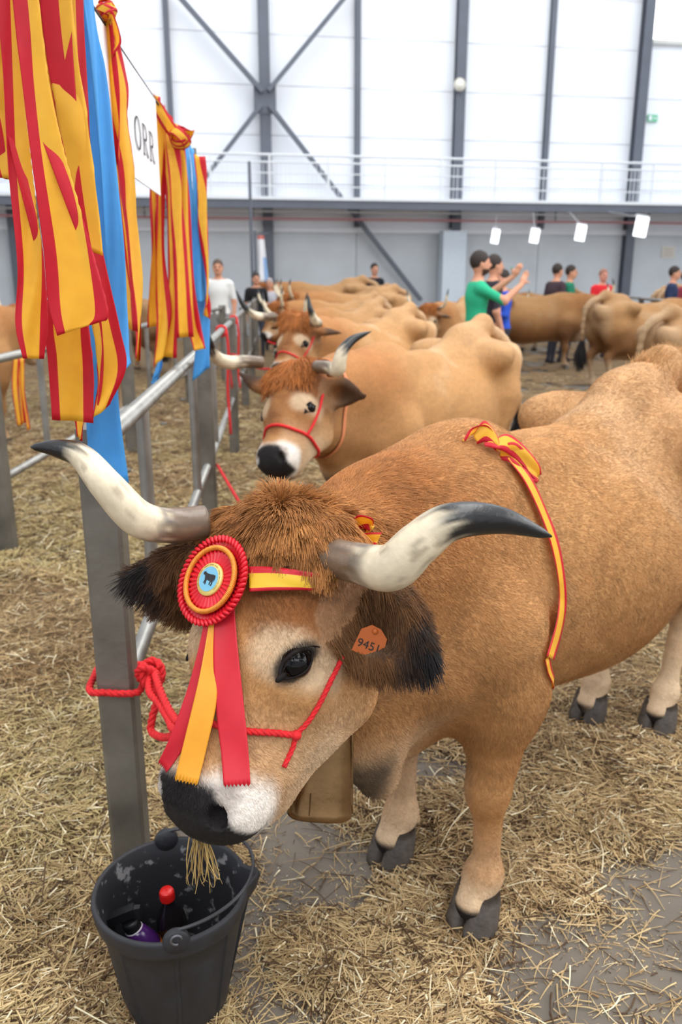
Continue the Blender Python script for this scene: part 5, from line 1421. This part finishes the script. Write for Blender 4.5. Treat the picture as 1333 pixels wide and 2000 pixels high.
def halter_on(c, label, bell=None, chin=True, lead=None):
    """simple red halter pulled over the snout, points found on the hide"""
    H = c['H']; root = c['root']; m = np.array(xf(root)); w_ = lambda p: np.asarray(p) @ m[:3, :3].T + m[:3, 3]
    t = BVHTree.FromPolygons([tuple(v) for v in c['V']], [tuple(map(int, q)) for q in c['Q']])
    def on(a, b, cc, off=.006):
        ctr = H(a, 0, -.10); p = H(a, b, cc); d = nrm(p - ctr); hit = t.ray_cast(Vector(ctr + d * .4), Vector(-d)); return w_(np.array(hit[0]) + d * off) if hit[0] is not None else w_(p)
    h = empty('halter', tuple(w_(H(.33, 0, -.03)))); tag(h, label, 'halter')
    K = 28; ring = [on(.335, math.sin(a_), -.10 + math.cos(a_)) for a_ in np.linspace(0, 2 * math.pi, K, endpoint=False)]
    mb = MB(); mb.tube(ring, .0065, 8, closed=True); mb.build('noseband', M_rope, h, sm=True)
    for s in (1, -1):
        mb = MB(); mb.tube(catmull([on(.335, s, -.12), on(.28, s, -.14), on(.20, s, -.15), on(.14, s, -.15), w_(H(.08, s * .11, -.15))], 16), .0055, 8); mb.build('cheek_strap', M_rope, h, sm=True)
    if lead is not None:
        mb = MB(); a0 = w_(H(.345, -.02, -.165)); mb.tube(catmull([a0, (a0 + lead[0]) / 2 - [0, 0, .06]] + list(lead), 26), .008, 8); mb.build('lead_rope', M_rope, h, sm=True)
    return h

def dirw(root, v): m = np.array(xf(root))[:3, :3]; return np.asarray(v) @ m        # world direction to the cow's frame

# second cow of the row
C2 = empty('cow', (.47, 4.66, 0), math.atan2(-.80, -.60)); tag(C2, 'tan horned cow second in the row, pale eye ring, red halter', 'cow', 'tied row of horned cows')
p2 = to_local(C2, PT(566, 704, 3.52)); f2 = to_local(C2, PT(512, 905, 3.28)) - p2; l2 = to_local(C2, PT(640, 725, 3.35)) - to_local(C2, PT(500, 712, 3.62))
c2 = build_cow('cow', C2, p2, f2, l2, h=.011, tone=.92, tailx=.17, seed=4, relaxn=2, headscale=1.0, fdark=.7, ears={1: (to_local(C2, PT(712, 775, 3.50)), to_local(C2, PT(680, 900, 3.1)) - to_local(C2, PT(690, 770, 3.5))), -1: (to_local(C2, PT(470, 730, 3.7)), -np.array([0, 0, 1.0]))})
T2 = lambda q: [to_local(C2, PT(x, y, t)) for x, y, t in q]
cow_parts(c2, [T2([(512, 708, 3.66), (480, 706, 3.62), (448, 708, 3.56), (425, 700, 3.5), (413, 684, 3.44), (409, 668, 3.40), (408, 650, 3.38)]),
               T2([(618, 716, 3.45), (640, 718, 3.40), (660, 722, 3.36), (664, 704, 3.34), (672, 682, 3.34), (692, 662, 3.36), (726, 647, 3.38)])],
          rh=(.026, .028, .030, .028, .023, .017, .004), seed=6, esize=1.1, tip=.36)
H2 = halter_on(c2, 'red rope halter on the second cow of the row, line falling to the floor', lead=[PT(521, 975, 3.3), PT(490, 1010, 3.5), fl(4.42, .52) + np.array([.05, 0, 0])])
M_orange = mat('faded_orange_strap', srgb(214, 130, 84), .7)
def neck_strap(c, k, lab, m, mats, wd=.014):
    root = c['root']; mm = np.array(xf(root)); w_ = lambda p: np.asarray(p) @ mm[:3, :3].T + mm[:3, 3]
    t = BVHTree.FromPolygons([tuple(v) for v in c['V']], [tuple(map(int, q)) for q in c['Q']])
    a_ = c['H'](.06, 0, -.15); b_ = np.array([.45, 0, .93]); cen = a_ * k + b_ * (1 - k) + [0, 0, -.05]; ax = nrm(a_ - b_); u = nrm(np.cross(ax, [0, 1., 0])); v = np.cross(ax, u); P = []
    for q in np.linspace(0, 2 * math.pi, 36, endpoint=False):
        d = math.cos(q) * u + math.sin(q) * v; hit = t.ray_cast(Vector(cen + d * .5), Vector(-d)); p = np.array(hit[0]) if hit[0] is not None else cen + d * .2; P.append(w_(p + d * .006))
    A = [p + mm[:3, :3] @ ax * wd for p in P]; B = [p - mm[:3, :3] @ ax * wd for p in P]
    r = empty(m, tuple(P[0])); tag(r, lab, 'strap'); strip('band', A + [A[0]], B + [B[0]], r, n=70, wave=0, mats=mats); return r
neck_strap(c2, .80, 'faded orange neck strap of the second cow in the row', 'neck_strap', [M_orange, M_orange])

# third cow
C3 = empty('cow', (.24, 7.35, 0), math.atan2(-.80, -.60)); tag(C3, 'brown horned cow third in the row, slender upright black-tipped horns, head above the second cow', 'cow', 'tied row of horned cows')
p3 = to_local(C3, PT(580, 612, 5.9)); f3 = to_local(C3, PT(532, 735, 5.7)) - p3; l3 = to_local(C3, PT(628, 622, 5.75)) - to_local(C3, PT(530, 618, 6.0))
c3 = build_cow('cow', C3, p3, f3, l3, h=.015, tone=.92, seed=8, relaxn=1, dark=.25, fdark=.8, ears={1: (to_local(C3, PT(668, 650, 5.9)), -np.array([0, 0, 1.0]))})
T3 = lambda q: [to_local(C3, PT(x, y, t)) for x, y, t in q]
cow_parts(c3, [T3([(536, 618, 6.05), (520, 619, 6.0), (502, 617, 5.95), (488, 609, 5.9), (476, 596, 5.88), (468, 582, 5.86), (461, 565, 5.85)]),
               T3([(612, 630, 5.8), (622, 631, 5.72), (616, 626, 5.66), (610, 614, 5.62), (606, 602, 5.6), (604, 590, 5.6), (603, 576, 5.6)])],
          rh=(.030, .031, .029, .024, .019, .013, .004), seed=16, esize=1.2, tip=.5)
halter_on(c3, 'red rope halter on the third cow of the row', lead=[fl(6.9, .9), fl(6.95, .62)])

def std_cow(loc, yaw, label, group, seed, dark, f=(.42, 0, -.9), px=1.14, pz=1.16, h=.019, sc=1.0, tailx=.03, belly=0.0, side=0.0, tone=.92):
    r = empty('cow', loc, yaw); r.scale = (sc,) * 3; tag(r, label, 'cow', group)
    c = build_cow('cow', r, (px, side, pz), f, (-side * .8, 1, 0), h=h, seed=seed, relaxn=1, dark=dark, tailx=tailx, belly=belly, fdark=.5, tone=tone)
    H = c['H']
    hn = [[H(.03, s * .10, -.08), H(.03, s * .17, -.06), H(.02, s * .23, -.02), H(-.02, s * .27, .04), H(-.08, s * .29, .08), H(-.13, s * .30, .10), H(-.18, s * .31, .11)] for s in (1, -1)]
    cow_parts(c, hn, seed=seed, tuft=900); return r
def copy_tree(o, parent=None):
    c = o.copy(); scene.collection.objects.link(c); c.parent = parent
    for ch in list(o.children): copy_tree(ch, c)
    return c
def put(src, loc, yaw, label, group, sc=1.0):
    c = copy_tree(src); c.location = loc; c.rotation_euler = (0, 0, yaw); c.scale = (sc,) * 3; tag(c, label, 'cow', group); return c
yr = math.atan2(-.80, -.60)
GR = 'tied row of horned cows'
C4 = std_cow((.10, 10.0, 0), yr + .05, 'light brown cow fourth in the tied row, only back and horns showing over the third', GR, 12, .20, tone=.86, side=-.05)
put(C4, (-.02, 12.6, 0), yr - .25, 'pale cow fifth in the tied row, ridge of its back showing', GR, 1.02)
C6 = std_cow((.15, 15.7, 0), yr - .75, 'darker brown cow near the far end of the tied row, long flat back', GR, 15, .45, tone=.78, sc=1.10)
put(C4, (.25, 14.0, 0), yr - .45, 'sandy cow between the fifth cow and the darker far one', GR, 1.10)
put(C6, (-.35, 17.6, 0), yr - .80, 'tallest reddish-brown cow at the far end of the row, below the young man in black', GR, 1.22)
put(C4, (1.75, 12.9, 0), yr + .2, 'cream-rumped cow left of the man in green, seen from behind', 'cows beyond the row', 1.0)
# cows across the aisle
GA = 'cows across the aisle'
C7 = std_cow((4.15, 11.6, 0), .40, 'brown cow across the aisle seen from behind, black-tipped tail hanging to its hocks', GA, 21, .40, tone=.68, h=.015, tailx=.06, sc=1.05)
C8 = put(C7, (3.42, 7.55, 0), .45, 'dark-flanked cow at the right edge, only rump and dark tail showing over the nearest cow', GA, 1.0)
C9 = std_cow((3.25, 14.4, 0), -.12, 'brown cow facing right behind the man in green, dark shoulder and legs', GA, 25, .6, tone=.62, f=(.55, -.1, -.83), sc=1.08)
put(C9, (4.2, 17.6, 0), 1.9, 'light brown cow standing behind the black-tipped tail cow', GA, .92)
put(C4, (7.3, 17.0, 0), .2, 'tan cow behind the far rail, its long back below the dark column', GA, 1.1)
put(C6, (7.9, 19.4, 0), .35, 'brown cow farthest right behind the rail', GA, 1.05)
put(C9, (5.0, 20.8, 0), 2.9, 'brown cow beyond the aisle beside the woman in red', GA, 1.0)
# the pen on the left
GP = 'cows in the left-hand pen'
put(C4, (-3.35, 6.9, 0), 1.35, 'tan cow at the left edge behind the ribbons', GP, 1.08)
put(C6, (-2.75, 9.6, 0), 1.9, 'dark brown cow in the left pen behind the edge cow', GP, 1.0)
put(C9, (-3.0, 13.4, 0), 2.0, 'brown cow deep in the left pen behind the ribbon bundles', GP, 1.0)

# ------------------------------------------------------------------ people
SKIN = np.array(srgb(206, 150, 122))
def person(loc, yaw, label, shirt, trousers=(60, 62, 72), hair=(44, 32, 26), H=1.76, arms='down', h=.014, skin=SKIN, beard=False, sleeve=.5, lean=0.0):
    r = empty('person', loc, yaw); tag(r, label, 'person'); k = H / 1.76
    F = Field(np.array([-.45, -.42, 0.0]), np.array([.75, .42, 1.82]), h)
    J = dict(hip=(0, .10, .93), kn=(.03, .11, .50), an=(0, .12, .09))
    for s in (1, -1):
        st = .05 * s
        F.cap((0, s * .095, .92), (.03 + st, s * .105, .50), .088, .056, .04); F.cap((.03 + st, s * .105, .50), (st - .02, s * .11, .10), .055, .036, .03)
        F.cap((st - .04, s * .11, .05), (st + .14, s * .125, .035), .040, .030, .03, flat=((0, 0, 1), .8))
    F.ell((0, 0, .96), (.115, .165, .13), .05); F.ell((.0, 0, 1.12), (.105, .145, .17), .06); F.ell((.0, 0, 1.31), (.12, .175, .17), .06)
    F.cap((0, -.13, 1.42), (0, .13, 1.42), .065, None, .06); F.cap((0, 0, 1.42), (.02, 0, 1.56), .058, .052, .04)
    F.ell((.03, 0, 1.655), (.095, .075, .115), .02); F.ell((.05, 0, 1.60), (.065, .055, .065), .03); F.cap((.118, 0, 1.665), (.137, 0, 1.635), .011, .016, .015)
    F.ell((.095, 0, 1.575), (.03, .03, .022), .02); F.ell((.118, 0, 1.612), (.012, .024, .006), .008)
    for s in (1, -1):
        F.ell((.02, s * .078, 1.645), (.018, .010, .030), .01); F.ell((.113, s * .030, 1.668), (.012, .016, .010), .008, 'sub'); F.ell((.107, s * .030, 1.667), (.010, .012, .009), .003)
    arm = {}
    for s in (1, -1):
        sh = np.array((0, s * .185, 1.40))
        if arms == 'down': el = np.array((-.03, s * .235, 1.12)); wr = np.array((.06, s * .23, .88)); fd = np.array((.15, 0, -1.0))
        elif arms == 'front': el = np.array((.05, s * .225, 1.14)); wr = np.array((.24, s * .08, 1.16)); fd = np.array((.5, -s * .9, .1))
        elif arms == 'raised': el = np.array((.24, s * .20, 1.28)) if s < 0 else np.array((.20, s * .22, 1.34)); wr = np.array((.44, s * .12, 1.44)) if s < 0 else np.array((.42, s * .12, 1.52)); fd = np.array((.45, -s * .35, .85))
        F.cap(sh, el, .056, .044, .05); F.cap(el, wr, .043, .028, .025)
        fd = nrm(fd); pal = wr + fd * .055; sd = nrm(np.cross(fd, [0.2, s * 1.0, 0.3])); F.ell(pal, (.024, .040, .045), .02, R=np.stack([np.cross(sd, fd), sd, fd], 1))
        for i, o_ in enumerate((-.027, -.009, .009, .027)):
            L = (.062, .074, .070, .054)[i]; b0_ = pal + fd * .035 + sd * o_; m_ = b0_ + fd * L * .55; e_ = m_ + nrm(fd + np.cross(sd, fd) * .6) * L * .5
            F.cap(b0_, m_, .0095, .009, .008); F.cap(m_, e_, .009, .0075, .006)
        b0_ = pal - fd * .01 + sd * .033; F.cap(b0_, b0_ + nrm(fd * .7 + sd * .8) * .055, .012, .009, .01)
        arm[s] = (sh, el, wr)
    V, Q = F.mesh(); V = relax(V, Q, 1)
    vol = np.einsum('ij,ij->i', V[Q[:, 0]], np.cross(V[Q[:, 1]], V[Q[:, 2]])).sum()
    if vol < 0: Q = Q[:, ::-1].copy()
    C = np.tile(np.array(srgb(*shirt)), (len(V), 1)); z = V[:, 2]
    C[z < .95] = srgb(*trousers); C[z < .085] = srgb(40, 36, 36); C[(z > 1.475) & (np.abs(V[:, 1]) < .13) & (V[:, 0] < .19)] = skin
    for s in (1, -1):
        sh, el, wr = arm[s]; ab = wr - el; t = (V - el) @ ab / (ab @ ab); dd = np.linalg.norm(V - el - np.clip(t, 0, 3)[:, None] * ab, axis=1)
        C[(dd < .085) & (t > -.15) & (V[:, 1] * s > .0) & (np.abs(V[:, 1]) > (.0 if arms != 'down' else .17)) & ((V[:, 0] > .14) | (arms == 'down'))] = skin
    face = (z > 1.5) & (np.abs(V[:, 1]) < .1) & (V[:, 0] < .2)
    C[face & (np.linalg.norm((V - [.12, 0, 1.667]) / [1, 2.2, .35], axis=1) < .0) ] = srgb(60, 40, 30)
    C[face & (np.abs(z - 1.667) < .009) & (np.abs(np.abs(V[:, 1]) - .030) < .013) & (V[:, 0] > .09)] = srgb(40, 28, 24)
    C[face & (np.abs(z - 1.612) < .008) & (np.abs(V[:, 1]) < .024) & (V[:, 0] > .10)] = srgb(160, 84, 78)
    if beard: C[face & (z < 1.60) & (z > 1.53) & (V[:, 0] > .03)] = srgb(70, 50, 40)
    V = V * k
    make_mesh('body', V, Q, M_cloth, r, True, col=C)
    G = Field(np.array([-.15, -.15, 1.5]), np.array([.2, .15, 1.82]), .010)
    G.ell((.012, 0, 1.685), (.102, .084, .108), 0); G.ell((.10, 0, 1.60), (.085, .12, .10), .01, 'sub'); G.ell((.0, 0, 1.52), (.2, .2, .06), .01, 'sub')
    HV, HQ = G.mesh(); HV = relax(HV, HQ, 1)
    if np.einsum('ij,ij->i', HV[HQ[:, 0]], np.cross(HV[HQ[:, 1]], HV[HQ[:, 2]])).sum() < 0: HQ = HQ[:, ::-1].copy()
    make_mesh('hair', HV * k, HQ, mat('person_hair', srgb(*hair), .7, noise=.3, noise_scale=60), r, True)
    return r
M_cloth = mat('clothing_and_skin', rough=.8, spec=.2, attr='col')
def at(px, Y): return (float(PY(px, 545, Y)[0]) , Y, 0)
person((1.43, 9.0, 0), .12, 'bearded man in a green t-shirt gesturing with both hands raised', (50, 176, 132), (60, 66, 84), arms='raised', beard=True, H=1.76, h=.010)
person(at(962, 10.4), .25, 'man in a dark shirt just behind the man in green', (52, 48, 56), H=1.76, h=.012)
person(at(985, 11.4), -2.9, 'person in a royal blue shirt partly hidden behind the raised hands', (48, 84, 190), H=1.60, arms='front')
person(at(1087, 15.2), .5, 'man in a dark sleeveless top left of the smaller man in green', (70, 56, 62), H=1.74)
person(at(1113, 15.6), -.3, 'smaller man in a dark green shirt in the distance', (38, 120, 92), H=1.72, arms='front')
person(at(1178, 16.4), -1.4, 'woman in a red top behind the far cows', (214, 44, 52), H=1.66, arms='front', skin=np.array(srgb(214, 150, 130)), hair=(150, 100, 80))
person(at(1315, 15.4), -.4, 'man in a navy shirt near the right edge of the hall', (44, 54, 84), H=1.70)
person((at(1339, 16.2)[0], 16.2, 0), -.8, 'person in maroon at the extreme right edge', (130, 50, 60), H=1.62)
person(at(731, 19.4), -1.2, 'young man in a black top standing behind the tallest far cow', (30, 32, 38), H=1.82)
person(at(427, 13.8), -1.5, 'man in a white shirt and grey trousers beyond the fence', (226, 226, 222), (150, 150, 150), H=1.78, hair=(90, 70, 60))
person(at(500, 16.4), -1.3, 'person in black with a yellow band beside the hanging banner', (34, 34, 36), H=1.60)
person(at(527, 17.2), -1.7, 'grey-haired person in a light shirt beside the column foot', (190, 188, 196), H=1.50, hair=(160, 150, 150))

# spare lead ropes hanging from the fence
for i, (Y, zb, lab) in enumerate(((5.9, .42, 'red rope hanging from the fence rail beside the second cow'), (7.5, .55, 'shorter red rope hanging from the rail beside the third cow'))):
    p = fl(Y, 1.15); r = empty('rope', tuple(p)); tag(r, lab, 'rope')
    mb = MB(); mb.tube([p + .034 * np.array([math.cos(t), 0, math.sin(t)]) + np.array([0, .010 * math.sin(2 * t), 0]) for t in np.linspace(0, 12, 40)], .009, 8); mb.build('knot', M_rope, r, sm=True)
    mb = MB(); mb.tube(catmull([p + [.035, 0, 0], p + [.045, -.01, -.15], p + [.03, 0, -.4], fl(Y, zb) + [.04, 0, 0]], 24), .009, 8); mb.build('rope_end', M_rope, r, sm=True)
# ------------------------------------------------------------------ straw and hay on the floor
M_straw = mat('straw', rough=.55, spec=.3, attr='col', noise=.12, noise_scale=6)
M_bed = mat('straw_bedding', srgb(112, 88, 56), .85, noise=.5, noise_scale=45, bump=.9, bump_scale=70, detail=10)
def cover(X, Y):
    """0 bare concrete .. 1 deep bedding"""
    P = np.stack([X, Y, np.zeros_like(X)], 1)
    n1 = vnoise(P, 1.9, 5, 3); n2 = vnoise(P, 5.5, 6, 2)
    c = .34 + 1.7 * (n1 - .5) + .75 * (n2 - .5)
    c += .55 * smooth(-.35, -.75, X + .04 * (Y - 1.5))               # the pen behind the fence is bedded deeply
    c += .30 * smooth(2.0, 3.4, Y)
    c -= .42 * smooth(.15, .5, X) * smooth(2.1, 1.6, Y) 
    c += .38 * smooth(.28, .05, np.hypot(X - .55, Y - 1.85) - .25) + .3 * smooth(.25, .0, np.hypot(X - .1, Y - 1.42) - .12)
    c -= .35 * smooth(.22, .05, np.hypot(X + .02, Y - 1.82)) + .35 * smooth(.25, .05, np.hypot(X + 1.0, Y - 1.75) ) 
    return np.clip(c, 0, 1.2)
def height(X, Y):
    P = np.stack([X, Y, np.zeros_like(X)], 1); c = cover(X, Y)
    for fx, fy in ((.32, 1.63), (.17, 1.87), (1.08, 2.52), (.9, 2.6)): c = c - .5 * smooth(.16, .06, np.hypot(X - fx, Y - fy))
    return np.maximum(0, c - .38) * (.022 + .075 * vnoise(P, 3.2, 9, 3) * (1 + .6 * (X < -.7)))
def bed(name, x0, x1, y0, y1, st):
    nx, ny = int((x1 - x0) / st), int((y1 - y0) / st)
    X, Y = np.meshgrid(np.linspace(x0, x1, nx), np.linspace(y0, y1, ny)); x, y = X.ravel(), Y.ravel()
    c = cover(x, y); z = height(x, y) + .001 + .006 * (rng.random(len(x))) * (c > .4)
    idx = np.arange(nx * ny).reshape(ny, nx); F = np.stack([idx[:-1, :-1], idx[:-1, 1:], idx[1:, 1:], idx[1:, :-1]], 2).reshape(-1, 4)
    keep = (c[F] > .44).all(1); F = F[keep]; u, inv = np.unique(F, return_inverse=True); V = np.stack([x, y, z], 1)[u]; F = inv.reshape(-1, 4)
    return make_mesh(name, V, F.astype(np.int32), M_bed, None, True)
o = bed('straw_bedding', -4.5, 4.5, .9, 8.0, .022); tag(o, 'matted straw and hay bedding spread over the concrete floor', 'straw', kind='stuff')
o = bed('far_straw_bedding', -9, 11, 8.0, 20.0, .07); tag(o, 'distant straw bedding between the rows of cows', 'straw', kind='stuff')
def scatter(name, label, n, Yr, pw, Lr, rr_, keep, spread=1.0, zup=.0, seed=3, green=.25):
    r = np.random.default_rng(seed); out = []
    y0, y1 = Yr; N = int(n * 2.6)
    u = r.random(N); Y = (y0 ** (1 - pw) + u * (y1 ** (1 - pw) - y0 ** (1 - pw))) ** (1 / (1 - pw))
    X = (r.random(N) * 2 - 1) * (Y * .50 + .25) * spread
    c = cover(X, Y); p = keep(c); m = r.random(N) < p; X, Y, c = X[m][:n], Y[m][:n], c[m][:n]; n = len(X)
    hz = height(X, Y); L = r.uniform(*Lr, n) * (1 - .3 * r.random(n) ** 2); an0 = vnoise(np.stack([X, Y, X * 0], 1), 2.5, 31, 2) * 9; an = an0 + r.normal(0, .9, n)
    tilt = r.normal(0, .14, n) * (.25 + c)
    d = np.stack([np.cos(an) * np.cos(tilt), np.sin(an) * np.cos(tilt), np.sin(tilt)], 1)
    base = np.stack([X, Y, hz + .002 + r.random(n) ** 1.5 * (.004 + .016 * np.clip(c - .35, 0, 1)) + np.abs(d[:, 2]) * L * .5], 1)
    bend = r.normal(0, .055, (n, 3)) * L[:, None]; bend[:, 2] = np.abs(bend[:, 2]) * .5
    p0 = base - d * L[:, None] * .5; p2 = base + d * L[:, None] * .5; p1 = base + bend * .8
    p0[:, 2] = np.maximum(p0[:, 2], .0015); p2[:, 2] = np.maximum(p2[:, 2], .0015)
    A = np.array(srgb(212, 184, 136)); B = np.array(srgb(140, 106, 68)); G = np.array(srgb(182, 172, 112)); W_ = np.array(srgb(236, 222, 186)); D_ = np.array(srgb(84, 60, 38))
    t = np.clip(vnoise(base, 4, 77, 2) * .8 + r.normal(0, .28, n), 0, 1)[:, None]; col = A * (1 - t) + B * t
    g = (green * smooth(.3, .7, vnoise(base, 1.5, 88, 2)) * (1 + 1.6 * (X < -.6)) * r.random(n))[:, None]; g = np.clip(g, 0, 1); col = col * (1 - g) + G * g
    w = (r.random(n) < .10)[:, None]; col = np.where(w, W_, col); w = (r.random(n) < .20)[:, None]; col = np.where(w, D_, col)
    o = strands(name, np.stack([p0, p1, p2], 1), rr_[0] + (rr_[1] - rr_[0]) * r.random(n), col * r.uniform(.8, 1.12, (n, 1)), M_straw, None, 'stuff')
    o.data.attributes['radius']; tag(o, label, 'straw', kind='stuff'); return o
scatter('loose_straw', 'loose straw stalks lying over the floor around the nearest cow and bucket', 125000, (.95, 4.2), 2.2, (.02, .095), (.0009, .0023), lambda c: .03 + .97 * smooth(.30, .62, c), spread=1.2, seed=3)
scatter('long_stalks', 'longer pale stalks scattered on top of the straw', 2600, (.95, 4.5), 2.0, (.08, .17), (.0012, .0021), lambda c: .12 + .88 * smooth(.35, .7, c), seed=4)
scatter('chaff', 'fine chopped chaff on the bare concrete', 26000, (.95, 3.6), 2.2, (.004, .018), (.0006, .0013), lambda c: smooth(.02, .25, c) * .6 + .1, seed=5)
scatter('further_straw', 'straw covering the floor farther back between the cows and in the pen', 80000, (3.8, 13.0), 1.9, (.05, .14), (.0018, .0034), lambda c: .04 + .96 * smooth(.3, .6, c), seed=6)
